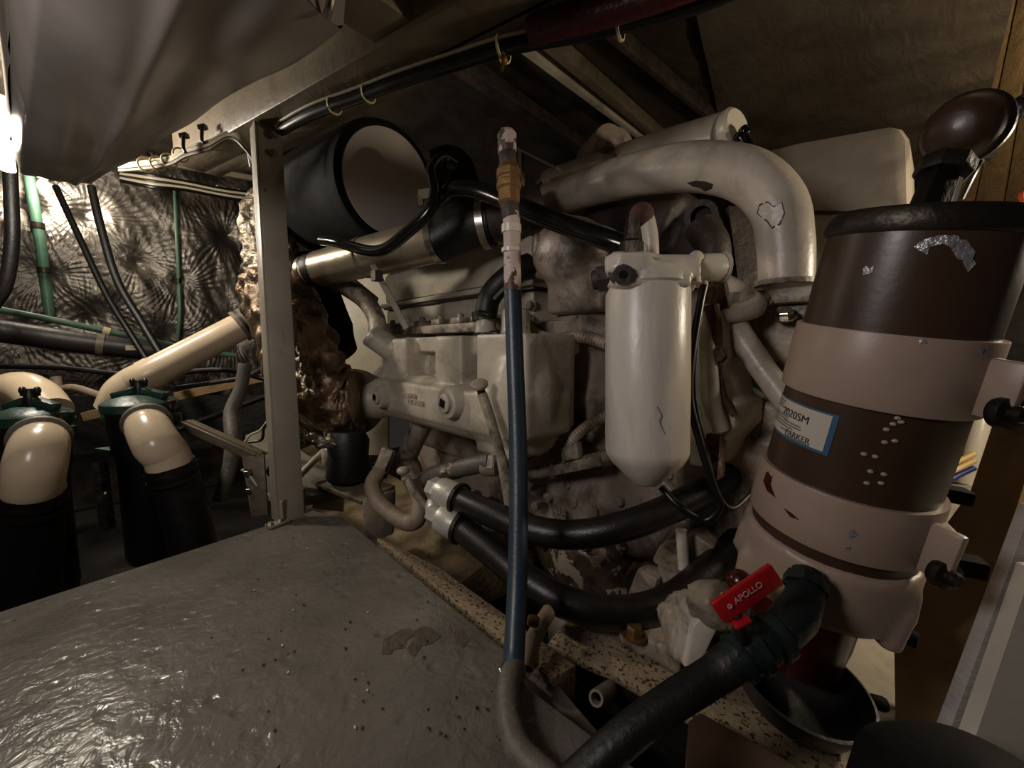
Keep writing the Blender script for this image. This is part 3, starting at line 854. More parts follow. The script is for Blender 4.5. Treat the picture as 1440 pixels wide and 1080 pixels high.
# ================================================================== ENGINE MOUNT FRAME (channel + rubber mount)
t = thing('engine_mount_bracket', at(500, 700, .95), 'rusty grey steel channel bracket standing at the deck edge under a rubber mount', 'bracket')
c0 = at(436, 676, 1.08); c1 = at(508, 704, .97); c2 = at(556, 682, 1.02); c3 = at(482, 662, 1.2)
put('top_plate', [prism([c0, c1, c2, c3], (0, 0, -.012))], 'oldiron', t, bevel=.002)
put('end_plate', [prism([at(509, 702, .965), at(555, 690, .985), at(552, 752, .93), at(530, 760, .90), at(512, 748, .9)], uy * .012)], 'oldiron', t, bevel=.002)
put('web', [prism([c0 + Vector((0, 0, -.01)), at(482, 662, 1.2) + Vector((0, 0, -.01)), at(482, 720, 1.2), at(440, 715, 1.08)], uy * .008)], 'grey', t)
put('hex_mount', [lathe(at(492, 672, 1.07), (0, 0, 1), [(.055, 0), (.06, .01), (.05, .06), (.054, .1), (.04, .13)], 20)], 'rubber', t)
put('mount_shell', [lathe(at(472, 655, 1.12), (0.2, 0, 1), [(.03, 0), (.04, .02), (.035, .06), (.02, .07)], 14)], 'white', t)

# ================================================================== ENGINE
t = E0 = thing('diesel_engine', (-0.75, 0.95, -0.3), 'large cream painted marine diesel engine filling the middle of the compartment', 'engine')
block = put('engine_block', [bb(-1.5, -.3, .80, 1.3, -.12, .5), bb(-1.3, -.45, .74, .85, .02, .16),
                             bb(-.75, -.4, .72, .9, .16, .44), ball((-.56, .76, .42), (.12, .06, .07)), ball((-.46, .75, .26), (.1, .06, .1)),
                             cyl(ay(770, 510, .72), ay(770, 510, .9), .05)], 'pink', t, cast=.011, smooth=3)
for px, py in ((748, 430), (785, 432), (760, 575), (835, 575), (835, 470)):
    put('bolt', [bolt(ay(px, py, .725), (0, -1, 0), .011, .012)], 'pink', t)
# head / valve cover
vc = put('valve_cover', [bb(-1.5, -.70, .715, 1.05, .555, .66), bb(-1.52, -.68, .70, 1.05, .535, .552), bb(-1.5, -.70, .725, 1.05, .44, .53)], 'cream', t, bevel=.008)
put('cover_gasket', [bb(-1.51, -.69, .712, 1.05, .529, .537)], 'soot', t)
put('head_ledge', [bb(-1.45, -.72, .62, .75, .425, .45), bb(-1.3, -.74, .66, .75, .44, .468)], 'creamdirty', t, bevel=.005)
for x in (-1.3, -1.2, -1.1, -1.0, -.9, -.8):
    put('clamp_dog', [box((x, .645, .458), (.045, .04, .016)), rcyl((x, .645, .46), (x, .645, .478), .009)], 'creamdirty', t, bevel=.003)

# exhaust manifold casting
L = [bb(-1.17, -.51, .505, .64, .21, .293)]
L += [cyl((-1.17, .572, .238), (-.53, .572, .24), .07)]
L += [bb(-1.15, -1.0, .53, .66, .28, .41), bb(-.845, -.735, .525, .66, .28, .413), bb(-.665, -.515, .515, .66, .22, .413)]
L += [bb(-1.09, -.52, .565, .68, .372, .413)]
L += [bb(-1.06, -.55, .635, .69, .28, .40), cyl((-1.06, .64, .33), (-.6, .64, .33), .045)]
L += [ball((-.572, .572, .285), (.068, .08, .125))]
L += [cyl((-1.10, .545, .375), (-1.135, .49, .425), .036)]                    # top left boss
L += [cyl((-.635, .60, .38), (-.645, .61, .47), .034, .03)]                   # coolant neck base
L += [cyl((-1.10, .575, .24), at(499, 566, 1.2), .06)]
L += [bb(-.69, -.58, .53, .64, .155, .185)]
man = put('exhaust_manifold', L, 'cream', t, cast=.0062, smooth=3)
for px, py, r in ((537, 558, .030), (634, 566, .034)):
    p = ay(px, py, .494)
    put('plug_boss', [lathe(p + Vector((0, .04, 0)), (0, -1, 0), [(r * 1.15, 0), (r * 1.08, .045), (r, .052)], 28)], 'cream', man)
    put('plug', [lathe(p - Vector((0, .012, 0)), (0, -1, 0), [(r * .62, 0), (r * .62, .008), (r * .55, .0095)], 24)], 'cream', man)
    put('socket', [box(p - Vector((0, .0225, 0)), (r * .5, .003, r * .5), Matrix.Rotation(.3, 3, 'Y'))], 'matblack', man)
def mtx(p, xdir, ydir):
    x = Vector(xdir).normalized(); y = Vector(ydir); y = (y - x * y.dot(x)).normalized(); z = x.cross(y)
    m = Matrix((x, y, z)).transposed().to_4x4(); m.translation = p; return m
for body, px, py in (('8920871 A', 574, 556), ('222 390860', 584, 566)):
    text('cast_lettering', body, .017, mtx(ay(px, py, .5005), (1, 0, 0), (0, 0, 1)), 'cream', man, .0022)
put('casting_pip', [ball(ay(581, 577, .505), .003, 8, 6), ball(ay(604, 512, .527), .004, 8, 6)], 'cream', man)
put('outlet_flange', [lathe((-1.165, .585, .25), (-1, 0, 0), [(.085, 0), (.088, .004), (.088, .016), (.085, .02)], 32)], 'cream', man)
put('drain_neck', [tube([(-1.0, .60, .2), ay(574, 640, .6), ay(577, 660, .6), ay(590, 695, .6)], [.03, .032, .036, .03], 20)], 'creamdirty', t)
# coolant elbow hose above manifold
nk = ay(687, 470, .6)
h = thing('coolant_hose', ay(700, 405, .62), 'short black moulded hose clamped to the neck on the exhaust manifold', 'hose')
put('hose_body', [tube([ay(683, 445, .605), ay(688, 420, .61), ay(703, 400, .62), ay(728, 380, .65), ay(745, 372, .68)], .027, 20)], 'rubber', h)
put('hose_stripe', [tube([ay(695, 420, .585), ay(708, 407, .592), ay(728, 392, .625)], .004, 8)], 'greyhose', h)
put('clamp', [band(ay(681, 445, .605), Vector((-.1, 0, 1)), .028, .02), rcyl(ay(674, 440, .58), ay(690, 444, .57), .008)], 'darksteel', h)
put('coolant_neck', [tube([ay(684, 480, .6), ay(683, 460, .605), ay(683, 440, .605)], [.03, .025, .024], 18)], 'cream', E0)
put('neck_clamp', [band(ay(684, 472, .602), (0, 0, 1), .03, .014), rcyl(ay(690, 468, .57), ay(702, 470, .565), .006)], 'darksteel', E0)

# lower half: gear case, pan
gc = put('gear_case', [bb(-.62, -.28, .735, .9, -.06, .12), ball((-.55, .76, .03), (.13, .05, .11)), cyl((-.40, .72, .05), (-.40, .9, .05), .10), ball((-.29, .73, -.02), (.06, .07, .08)), bb(-1.2, -.55, .76, .9, -.14, .06)], 'pink', t, cast=.009, smooth=3)
for px, py, r in ((770, 700, 0.012), (797, 681, .012), (805, 705, .016), (753, 712, .012), (835, 720, .012), (870, 705, .011), (785, 740, .010), (752, 690, .012)):
    p = ay(px, py, .712)
    put('bolt', [rcyl(p + Vector((0, .02, 0)), p - Vector((0, .006, 0)), r, .003, 18)], 'pink', gc)
text('cast_number', '88', .03, mtx(ay(790, 722, .705), (1, 0, 0.1), (0, 0, 1)), 'pink', gc, .003)
pan = put('oil_pan', [bb(-1.1, -.33, .74, 1.1, -.24, -.07), ball((-.5, .74, -.14), (.2, .05, .08)), ball((-.35, .73, -.12), (.09, .06, .09)), bb(-.9, -.25, .72, .9, -.115, -.085)], 'oilpan', t, cast=.01, smooth=4)
for px, py in ((868, 772), (882, 812), (985, 790), (820, 768), (760, 765)):
    p = ay(px, py, .70)
    put('pan_bolt', [rcyl(p + Vector((0, .03, 0)), p, .014, .003, 16)], 'oilpan', pan)
# flywheel-end housing behind the filter and below, grimy
put('front_cover', [bb(-.36, -.1, .74, 1.1, -.15, .30), cyl((-.2, .72, .1), (-.2, 1.0, .1), .12)], 'creamdirty', t, cast=.011, smooth=3)
put('lower_bracket', [prism([ay(975, 750, .66), ay(1005, 770, .66), ay(998, 815, .66), ay(940, 805, .66), ay(915, 790, .66), ay(925, 770, .66)], (0, .05, 0))], 'creamdirty', t, bevel=.006)
put('lower_bracket_foot', [prism([ay(895, 800, .655), ay(925, 815, .655), ay(915, 845, .655), ay(880, 840, .655)], (0, .04, 0))], 'pink', t, bevel=.006)
put('strut', [tube([ay(958, 745, .63), ay(962, 800, .63)], .009, 12)], 'white', t)
# thermostat housing and upper right pieces
put('thermostat_housing', [ball(ay(800, 355, .70), (.09, .07, .075)), cyl(ay(808, 360, .72), ay(825, 310, .72), .075), bb(-.62, -.47, .68, .86, .46, .56), cyl(ay(790, 350, .70), ay(752, 345, .66), .032, .028)], 'pink', t, cast=.009, smooth=4)
put('thermostat_plug', [rcyl(ay(766, 346, .665), ay(750, 344, .645), .024, .004, 10)], 'creamdirty', t)
put('housing_rust', [band(ay(775, 348, .675), ay(750, 344, .645) - ay(790, 350, .70), .031, .02, .003)], 'rust', t)
put('cover_plate', [bb(-.70, -.56, .705, .74, .40, .45)], 'pink', t, bevel=.01)
put('data_plate', [prism([ay(785, 520, .74), ay(843, 520, .74), ay(842, 546, .74), ay(786, 546, .74)], (0, .02, 0))], 'pink', t, bevel=.004)
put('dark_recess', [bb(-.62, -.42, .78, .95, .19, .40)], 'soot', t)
put('turbo_housing', [ball(ay(880, 310, .95), (.13, .09, .1)), cyl(ay(850, 300, .95), ay(960, 320, .9), .07), ball(ay(985, 350, .92), (.06, .06, .09))], 'soot', t, cast=.012, smooth=3)
put('turbo_port', [lathe(ay(988, 305, .86), ay(980, 303, .8) - ay(990, 306, .88), [(.03, 0), (.032, .02), (.02, .02), (.018, 0)], 18)], 'soot', t)
put('dark_pipe', [tube([ay(985, 320, .85), ay(1002, 345, .84), ay(1003, 385, .84)], .032, 16)], 'soot', t)
put('side_bracket', [bar(ay(1030, 300, .95), ay(1045, 420, .92), .05, .05)], 'soot', t)
# water pump elbow on top near filter
put('vent_pipe', [tube([ay(892, 310, .62), ay(905, 300, .63), ay(914, 330, .63), ay(916, 380, .63)], .013, 14)], 'white', t)
put('vent_rust', [ball(ay(902, 302, .622), .02, 12, 8)], 'rust', t)

# crossover pipe
xp = [ay(720, 300, .85), ay(780, 281, .82), ay(860, 254, .80), ay(940, 238, .79), ay(1000, 236, .79), ay(1055, 250, .79), ay(1092, 287, .79), ay(1103, 335, .79), ay(1105, 385, .79), ay(1104, 402, .79)]
xo = put('crossover_pipe', [tube(xp, [.04, .041, .043, .044, .044, .044, .043, .041, .040, .039], 32, 10)], 'crossover', t)
put('pipe_weld', [band(ay(1104, 398, .79), (0, 0, 1), .040, .008, .004, 32)], 'creamdirty', xo)
put('pipe_foot', [bb(-.27, -.05, .735, .95, .455, .48), bb(-.27, -.05, .755, .95, .33, .456)], 'creamdirty', t, bevel=.006)
for px, py in ((1072, 425), (1060, 440), (1105, 445)):
    put('foot_bolt', [bolt(ay(px, py, .735), (0, -.6, .8), .011, .01)], 'steel' if px > 1100 else 'creamdirty', t)
# heat exchanger along the top
hx0 = ay(775, 262, .98); hx1 = ay(1018, 195, .92)
put('heat_exchanger', [tube([hx0, ay(900, 225, .95), hx1], .05, 28)], 'crossover', t)
put('exchanger_lug', [lathe(ay(1015, 192, .92), (1, -.25, .1), [(.035, 0), (.042, .01), (.042, .03), (.036, .035)], 20, x=(0, 0, 1))], 'white', t)
put('exchanger_saddle', [prism([ay(772, 250, .9), ay(842, 232, .9), ay(850, 215, .9), ay(865, 214, .9), ay(872, 228, .9), ay(985, 195, .9), ay(985, 235, .9), ay(772, 270, .9)], (0, .1, 0))], 'pink', t, bevel=.006)
put('saddle_bolt', [bolt(ay(853, 210, .9), (0, 0, 1), .014, .012)], 'creamdirty', t)
cn = ay(862, 205, .98)
cap = put('filler_canister', [lathe(cn - Vector((0.10, -.03, 0)), (1, -.55, 0), [(.04, 0), (.045, .008), (.045, .12), (.042, .128), (.0, .13)], 28)], 'pink', t)
put('canister_bracket', [lathe(ay(868, 205, .99) , (1, -.55, 0), [(.05, -.02), (.05, .0)], 28)], 'creamdirty', t)
put('black_fitting', [tube([ay(1035, 205, .9), ay(1043, 192, .9), ay(1050, 200, .9), ay(1056, 222, .9)], .013, 10), ball(ay(1047, 185, .9), .012)], 'glossblack', t)
# L bracket behind the brass fitting
put('top_bracket', [bar(ay(733, 292, .80), ay(733, 212, .80), .014, .012, (0, 1, 0)), bar(ay(730, 210, .80), ay(786, 238, .80), .02, .006), bar(ay(737, 285, .80), ay(760, 255, .80), .012, .01)], 'beam', t)

# air cleaner
def lerp(a, b, t_): return a + (b - a) * t_
a0 = at(446, 286, 1.35); a1 = at(548, 258, 1.08)
axd = (a1 - a0).normalized()
AC = thing('air_cleaner', (a0 + a1) / 2, 'round black air cleaner drum with pale end plate above the exhaust manifold', 'air cleaner')
Lc = (a1 - a0).length
put('drum', [lathe(a0, axd, [(.12, -.03), (.15, -.01), (.158, .02), (.158, Lc - .02), (.154, Lc - .004), (.148, Lc), (.137, Lc + .001)], 48)], 'matblack', AC)
put('end_plate', [lathe(a0, axd, [(.137, Lc - .004), (.134, Lc + .004), (.0, Lc + .008)], 48)], 'capface', AC)
put('inlet_cone', [lathe(a0, -axd, [(.15, .0), (.13, .05), (.09, .09), (.075, .16)], 32)], 'soot', AC)
put('strap', [band(a0 + axd * .03, axd, .158, .022, .004, 48)], 'darksteel', AC)

# charge air pipe with couplings
cp0 = at(440, 380, 1.16); cp1 = at(618, 337, 1.0)
CP = thing('charge_air_pipe', (cp0 + cp1) / 2, 'satin aluminium air pipe with black couplings lying below the air cleaner', 'pipe')
put('pipe_run', [tube([at(450, 378, 1.16), cp0.lerp(cp1, .5), cp1], [.05, .053, .054], 28)], 'silverpipe', CP)
put('weld_bead', [band(cp0.lerp(cp1, .45), cp1 - cp0, .0533, .006, .002, 28)], 'silverpipe', CP)
put('end_coupling', [rcyl(at(436, 381, 1.165), at(452, 377, 1.155), .047)], 'rubber', CP)
put('pipe_tip', [rcyl(at(426, 384, 1.17), at(438, 381, 1.165), .036)], 'pvc', CP)
put('end_clamp', [band(at(433, 382, 1.165), cp1 - cp0, .044, .012)], 'steel', CP)
put('black_coupling', [tube([at(612, 340, 1.0), at(640, 325, .99), at(670, 316, .97), at(692, 312, .96)], [.056, .06, .06, .057], 28)], 'rubber', CP)
put('coupling_clamp', [band(at(617, 336, .998), cp1 - cp0, .058, .018, n=30)], 'steel', CP)
put('coupling_clamp', [band(at(683, 314, .962), at(692, 312, .96) - at(670, 316, .97), .059, .018, n=30)], 'steel', CP)
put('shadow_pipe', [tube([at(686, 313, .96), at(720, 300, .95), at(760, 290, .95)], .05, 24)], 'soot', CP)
put('stay', [bar(at(524, 372, 1.0), at(572, 462, .98), .014, .006, -uy)], 'beam', CP)
put('stay_clip', [box(at(530, 388, .99), (.025, .02, .025))], 'soot', CP)

# inlet elbow / crank pipe below
put('side_pipe', [tube([at(470, 395, 1.25), at(510, 420, 1.2), at(528, 445, 1.18), at(532, 470, 1.16)], .026, 16), tube([at(485, 392, 1.3), at(525, 425, 1.28)], .022, 14)], 'creamdirty', E0)
struct('trim_15', [prism([at(455, 370, 1.9), at(545, 370, 1.9), at(545, 640, 1.9), at(455, 640, 1.9)], (0, 0.01, 0))], 'wirewhite')  # added pale panel, its colour standing for the bright gap behind

# thin black S pipe across the drum and hose to the filter
one('breather_pipe', [tube([at(453, 338, .99), at(475, 341, .95), at(515, 352, .9), at(542, 350, .87), at(575, 325, .84), at(603, 298, .82), at(612, 270, .82), at(608, 240, .83), at(622, 224, .85), at(640, 232, .87)], .0125, 14)], 'glossblack', 'thin black pipe bent in an S across the air cleaner end', 'pipe')
one('pipe_clip', [bar(at(590, 275, .86), at(608, 272, .85), .012, .02), bar(at(590, 275, .86), at(593, 290, .86), .01, .012, uy)], 'beam', 'small metal clip holding the thin black pipe at the drum', 'clip')
one('fuel_hose', [tube([at(622, 280, .86), at(640, 266, .82), at(680, 270, .78), at(730, 290, .72), at(790, 315, .67), at(850, 336, .62), at(885, 348, .6)], .0165, 18)], 'glossblack', 'glossy black fuel hose running from the drum to the white filter', 'hose')
one('dark_flange', [tube([at(612, 240, .95), at(640, 238, .95), at(655, 300, .98)], .045, 16)], 'matblack', 'matt black duct elbow beside the air cleaner end plate', 'duct')

# dry exhaust, wrapped in foil
def wrinkle(amp):
    def f_(s, a, p):
        return amp * (sin(a * 9 + 14 * s + 3 * sin(a * 2)) * .5 + noise.noise(Vector((cos(a) * 3, sin(a) * 3, s * 14))) * 1.3 + .5 * sin(s * 60 + 2 * sin(a * 3)))
    return f_


X = thing('wrapped_exhaust', at(440, 520, 1.1), 'curved exhaust pipe wrapped in browned foil joining the manifold behind the post', 'exhaust pipe')
pth = catmull([at(506, 566, 1.13), at(486, 566, 1.13), at(458, 552, 1.12), at(432, 520, 1.12), at(418, 480, 1.14), at(402, 440, 1.17), at(388, 400, 1.2)], 12)
put('copper_wrap', [sweep(pth, [lerp(.088, .098, min(1, i / 40)) for i in range(len(pth))], 56, True, wrinkle(.0085))], 'wrapcopper', X, ang=180)
pth = catmull([at(396, 420, 1.22), at(386, 385, 1.24), at(378, 345, 1.27), at(378, 300, 1.32), at(394, 268, 1.38)], 12)
put('silver_wrap', [sweep(pth, [.06 + .015 * sin(i / len(pth) * pi) for i in range(len(pth))], 48, True, wrinkle(.009))], 'wrapsilver', X, ang=180)
pth = catmull([at(402, 585, 1.0), at(425, 610, 1.0), at(455, 622, 1.01), at(488, 624, 1.04), at(502, 620, 1.06)], 10)
put('foil_seam', [sweep(pth, [.014] * len(pth), 18, True, wrinkle(.005))], 'wrapsilver', X, ang=180)
pth = catmull([at(402, 430, 1.05), at(410, 470, 1.03), at(425, 510, 1.02), at(440, 560, 1.0)], 10)
put('foil_seam', [sweep(pth, [.016] * len(pth), 18, True, wrinkle(.006))], 'wrapsilver', X, ang=180)
fl = at(512, 566, 1.14)
put('wrap_collar', [lathe(at(497, 566, 1.16), (1, .0, -.02), [(.088, -.012), (.098, -.008), (.098, .010), (.088, .014)], 40)], 'oldiron', X)
put('dark_jacket', [tube([at(420, 370, 1.4), at(438, 420, 1.4), at(462, 470, 1.4), at(485, 500, 1.4)], [.09, .1, .09, .05], 24)], 'matblack', X)

# ------------------------------------------------------------------ small plumbing on the engine side
def cast_tube(name, pts, r, m, label, cat, Y=None, n=14):
    return one(name, [tube([ay(a, b, y) for a, b, y in pts], r, n)], m, label, cat)


t = thing('drain_cock_hose', at(560, 700, .88), 'tan looped drain hose with a hex union hanging under the manifold', 'hose')
put('hex_union', [lathe(at(548, 632, .93), at(534, 664, .92) - at(548, 632, .93), [(.015, 0), (.017, .004), (.017, .05), (.015, .054)], 6)], 'creamdirty', t)
put('clamp', [band(at(533, 666, .92), at(534, 664, .92) - at(548, 632, .93), .018, .01)], 'matblack', t)
put('hose_body', [tube([at(535, 662, .92), at(524, 680, .9), at(530, 702, .88), at(550, 722, .86), at(574, 735, .84), at(588, 728, .83), at(590, 705, .85), at(582, 680, .88)], .0175, 16)], 'tanhose', t)
one('thumb_screw', [tube([at(572, 672, .84), at(585, 695, .83), at(600, 712, .83)], .008, 12), ball(at(567, 662, .845), (.014, .014, .009)), rcyl(at(570, 670, .84), at(572, 675, .84), .01)], 'creamdirty', 'round-headed drain screw on a short stem beside the looped hose', 'valve')
t = thing('coolant_pipe', at(640, 665, .85), 'grey bent coolant pipe running under the exhaust manifold', 'pipe')
put('pipe_run', [tube([at(600, 712, .9), at(594, 690, .9), at(602, 672, .89), at(625, 664, .87), at(660, 656, .84), at(690, 650, .82)], .019, 18)], 'greyhose', t)
put('foil_sleeve', [tube([at(626, 664, .87), at(645, 659, .855)], .021, 16)], 'wrapsilver', t)
put('brass_union', [rcyl(at(678, 654, .83), at(700, 655, .82), .022), lathe(at(690, 652, .825), at(700, 655, .82) - at(678, 654, .83), [(.025, 0), (.025, .012)], 6)], 'creamdirty', t)
# dipstick tube with round cap
t = thing('dipstick', at(690, 600, .74), 'round-capped dipstick in a slanting pale tube in front of the manifold', 'dipstick')
put('cap', [lathe(at(674, 541, .74), (at(674, 534, .73) - at(676, 545, .74)) , [(.010, -.006), (.0165, -.002), (.0165, .003), (.012, .006)], 24, x=(1, 0, 0))], 'creamdirty', t)
put('collar', [rcyl(at(676, 546, .74), at(678, 556, .74), .008)], 'darksteel', t)
put('guide_tube', [tube([at(678, 554, .74), at(690, 590, .735), at(704, 640, .735), at(712, 672, .74), at(720, 720, .76)], [.0095, .0095, .0095, .012, .012], 14)], 'creamdirty', t)

# corrugated looms
one('wiring_loom', [corrug([ay(738, 442, .70), ay(748, 465, .68), ay(775, 476, .67), ay(820, 474, .67), ay(856, 484, .66)], .0135, .009, .0028)], 'pink', 'ribbed pink-cream conduit passing behind the filter at mid height', 'conduit')
one('wiring_loom', [corrug([ay(795, 640, .66), ay(806, 618, .65), ay(828, 598, .65), ay(862, 578, .66)], .012, .008, .0026)], 'creamdirty', 'ribbed cream conduit rising from the junction tee to the filter', 'conduit')
one('wiring_loom', [corrug([ay(722, 668, .66), ay(760, 664, .66), ay(800, 655, .66), ay(860, 640, .66)], .014, .009, .0028)], 'creamdirty', 'ribbed cream conduit lying level above the gear case', 'conduit')
t = thing('junction_tee', ay(800, 640, .65), 'cream junction box with tie straps on the conduits beside the blue hose', 'junction box')
put('box_body', [prism([ay(775, 655, .64), ay(842, 640, .64), ay(845, 656, .64), ay(776, 670, .64)], (0, .02, 0)), prism([ay(788, 630, .64), ay(810, 622, .64), ay(814, 645, .64), ay(790, 650, .64)], (0, .02, 0))], 'creamdirty', t, bevel=.003)
put('strap', [bar(ay(776, 640, .645), ay(777, 672, .645), .01, .006, (0, 1, 0))], 'creamdirty', t)
t = thing('fuel_pump_union', ay(760, 610, .68), 'cream pipe union with round plug right of the blue hose', 'fitting')
put('union_body', [tube([ay(735, 640, .68), ay(755, 622, .68), ay(785, 605, .70), ay(815, 590, .74)], [.02, .024, .026, .03], 18)], 'creamdirty', t)
put('round_plug', [rcyl(ay(790, 612, .68), ay(788, 610, .645), .017, .004, 18)], 'pink', t)
put('hose_clip', [band(ay(775, 610, .69), ay(785, 605, .70) - ay(755, 622, .68), .028, .012), rcyl(ay(768, 598, .67), ay(776, 606, .67), .006)], 'creamdirty', t)
put('big_nut', [lathe(ay(800, 596, .72), ay(815, 590, .74) - ay(785, 605, .70), [(.036, 0), (.036, .03)], 6)], 'soot', t)
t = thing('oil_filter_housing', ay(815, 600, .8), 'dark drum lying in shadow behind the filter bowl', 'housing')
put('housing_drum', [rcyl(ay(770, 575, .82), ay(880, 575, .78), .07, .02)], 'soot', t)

# ================================================================== TWO BLACK HOSES with crimped ends
def crimp_hose(label, ferr0, ferr1, pts, r):
    t = thing('hydraulic_hose', ferr1, label, 'hose')
    put('hose_body', [tube(pts, r, 22, 12)], 'hose', t)
    d = ferr1 - ferr0
    put('ferrule', [rcyl(ferr0, ferr1, r * 1.22, .006, 24)], 'zinc', t)
    put('ferrule_ring', [band(ferr1 - d.normalized() * .004, d, r * 1.18, .008, .004)], 'darksteel', t)
    put('swivel_nut', [lathe(ferr0 - d.normalized() * .025, d, [(r * .8, 0), (r * .95, .004), (r * .95, .022), (r * .8, .026)], 6)], 'zinc', t)
    return t


crimp_hose('upper black hydraulic hose with silver crimped end, sweeping beneath the filter', at(618, 690, .80), at(648, 703, .77),
           [at(640, 700, .775), at(690, 722, .72), at(740, 742, .68), at(800, 752, .65), at(870, 742, .63), at(950, 712, .64), at(1020, 672, .68), at(1070, 630, .74), at(1110, 570, .8)], .0235)
crimp_hose('lower black hydraulic hose with silver crimped end, dipping lowest over the bearer', at(620, 727, .78), at(650, 742, .755),
           [at(642, 738, .76), at(690, 775, .7), at(740, 815, .65), at(800, 848, .61), at(870, 862, .6), at(940, 846, .61), at(1000, 800, .64), at(1060, 740, .7), at(1110, 690, .76)], .0245)
one('elbow_fitting', [tube([at(622, 728, .785), at(612, 718, .8), at(614, 706, .82)], .02, 14)], 'zinc', 'pale elbow fitting under the pair of crimped hose ends', 'fitting')

# ================================================================== BLUE HOSE with painted pipe and brass fitting
bt = .62
t = thing('blue_drain_hose', az(724, 945, 0), 'blue-grey hose hanging straight down in front of the engine to the deck', 'hose')
put('hose_body', [tube([at(721, 410, bt), at(724, 500, bt - .01), at(729, 650, bt - .04), at(728, 800, bt - .09), at(724, 900, .485), at(722, 938, .466)], [.0135, .0135, .0135, .0135, .013, .0125], 18)], 'bluehose', t)
put('painted_pipe', [tube([at(719, 300, bt), at(720, 340, bt), at(721, 412, bt)], .0135, 18)], 'flakepipe', t)
for py, w_ in ((322, .012), (352, .006)): put('pipe_band', [band(at(719, py, bt), (0, 0, 1), .014, w_, .0015)], 'white', t)
br = put('brass_coupling', [lathe(at(716, 288, bt), at(715, 230, bt) - at(716, 288, bt), [(.014, 0), (.017, .004), (.017, .022), (.0195, .025), (.0195, .034), (.0175, .036), (.0175, .040), (.0195, .042), (.0195, .052), (.017, .056), (.015, .062)], 10)], 'brass', t, ang=25)
put('dark_nipple', [rcyl(at(719, 310, bt), at(716, 284, bt), .014)], 'soot', t)
put('upper_nipple', [rcyl(at(715, 236, bt), at(713, 210, bt), .0135)], 'soot', t)
put('top_cap', [lathe(at(713, 216, bt), (0, 0, 1), [(.0135, 0), (.0145, .003), (.0145, .03), (.011, .034)], 8)], 'flakepipe', t)
t = thing('deck_drain_hose', at(720, 1000, .44), 'grey hose joined below the blue hose, curving over the deck edge', 'hose')
put('hose_body', [tube([at(724, 938, .466), at(717, 955, .445), at(714, 985, .42), at(718, 1020, .392), at(732, 1058, .365), at(770, 1095, .342), at(800, 1130, .32)], .0125, 18)], 'greyhose', t)
put('clip', [band(at(722, 943, .47), (0, .1, 1), .013, .008), ball(at(706, 945, .465), .006, 10, 8)], 'steel', t)
one('return_hose', [tube([at(745, 935, .5), at(748, 905, .52), at(760, 880, .56), at(772, 860, .6)], .011, 14), tube([at(740, 940, .49), at(744, 925, .5)], .009, 10)], 'tanhose', 'short tan hose leaving the deck edge behind the blue hose', 'hose')
one('brass_clip', [lathe(at(742, 872, .53), at(758, 875, .53) - at(742, 872, .53), [(.006, 0), (.0075, .003), (.0075, .012), (.006, .015)], 12)], 'brass', 'small brass clip on the hose just right of the blue hose', 'clip')

# ================================================================== FUEL FILTER
fd = .575
ft = at(910, 405, fd); fb = at(909, 640, fd)
F = thing('fuel_filter', at(909, 685, fd), 'large white fuel filter canister with conical bottom, in front of the engine', 'fuel filter')
R_ = 57 * fd / FPX
dn = (fb - ft).normalized()
Lf = (fb - ft).length
put('bowl', [lathe(ft, dn, [(R_ * .98, -.004), (R_, .004), (R_, Lf * .55), (R_ * .985, Lf * .97), (R_ * .95, Lf * 1.0), (R_ * .85, Lf * 1.04), (R_ * .32, Lf * 1.165), (R_ * .25, Lf * 1.175), (0, Lf * 1.178)], 56)], 'filterwhite', F, ang=60)
put('bowl_scratch', [tube([at(930 + a, 572 + b, fd - .0585 + .0015 * (a > 0)) for a, b in ((-6, 0), (0, 12), (-2, 22), (6, 40))], .0009, 6)], 'inkgrey', F)
hd = put('head', [lathe(ft - dn * .002, -dn, [(R_ * 1.02, -.004), (R_ * 1.03, .002), (R_ * 1.0, .014), (R_ * .9, .022)], 40),
                  cyl(at(868, 385, fd - .02), at(975, 385, fd - .02), .026), box(at(885, 383, fd - .03), (.045, .05, .045), rotmat((0, 0, 1), RGT)),
                  box(at(925, 395, fd - .045), (.085, .02, .02), rotmat((0, 0, 1), RGT)), cyl(at(900, 395, fd - .02), at(898, 358, fd - .02), .021), cyl(at(868, 385, fd - .04), at(866, 362, fd - .03), .016)], 'white', F, cast=.0045, smooth=4)
put('clamp_ring', [lathe(ft - dn * .010, dn, [(R_ * .9, 0), (R_ * 1.05, .0), (R_ * 1.06, .003), (R_ * 1.06, .011), (R_ * 1.0, .014)], 48)], 'white', F)
put('bare_patch', [lathe(at(876, 386, fd - .058), at(870, 386, .4) - at(876, 386, fd), [(.013, -.01), (.0135, .0005), (.005, .001), (0, .001)], 9)], 'soot', F)
put('bolt_hole_disc', [lathe(at(876, 386, fd - .0592), at(870, 386, .4) - at(876, 386, fd), [(.0055, -.002), (.0055, .0006), (0, .0006)], 14)], 'matblack', F)  # flat black disc, its colour standing for the shade inside a hole
put('flange_clamp', [tube([at(976, 400, fd - .035), at(974, 375, fd - .03), at(979, 362, fd - .02), at(985, 380, fd - .01), at(986, 402, fd)], .0095, 14)], 'white', F)
put('outlet_neck', [rcyl(at(970, 378, fd - .01), at(1018, 376, fd + .0), .02)], 'white', F)
put('outlet_face', [lathe(at(1014, 376, fd), RGT, [(.020, 0), (.0215, .002), (.0215, .006), (.0, .0062)], 20)], 'white', F)
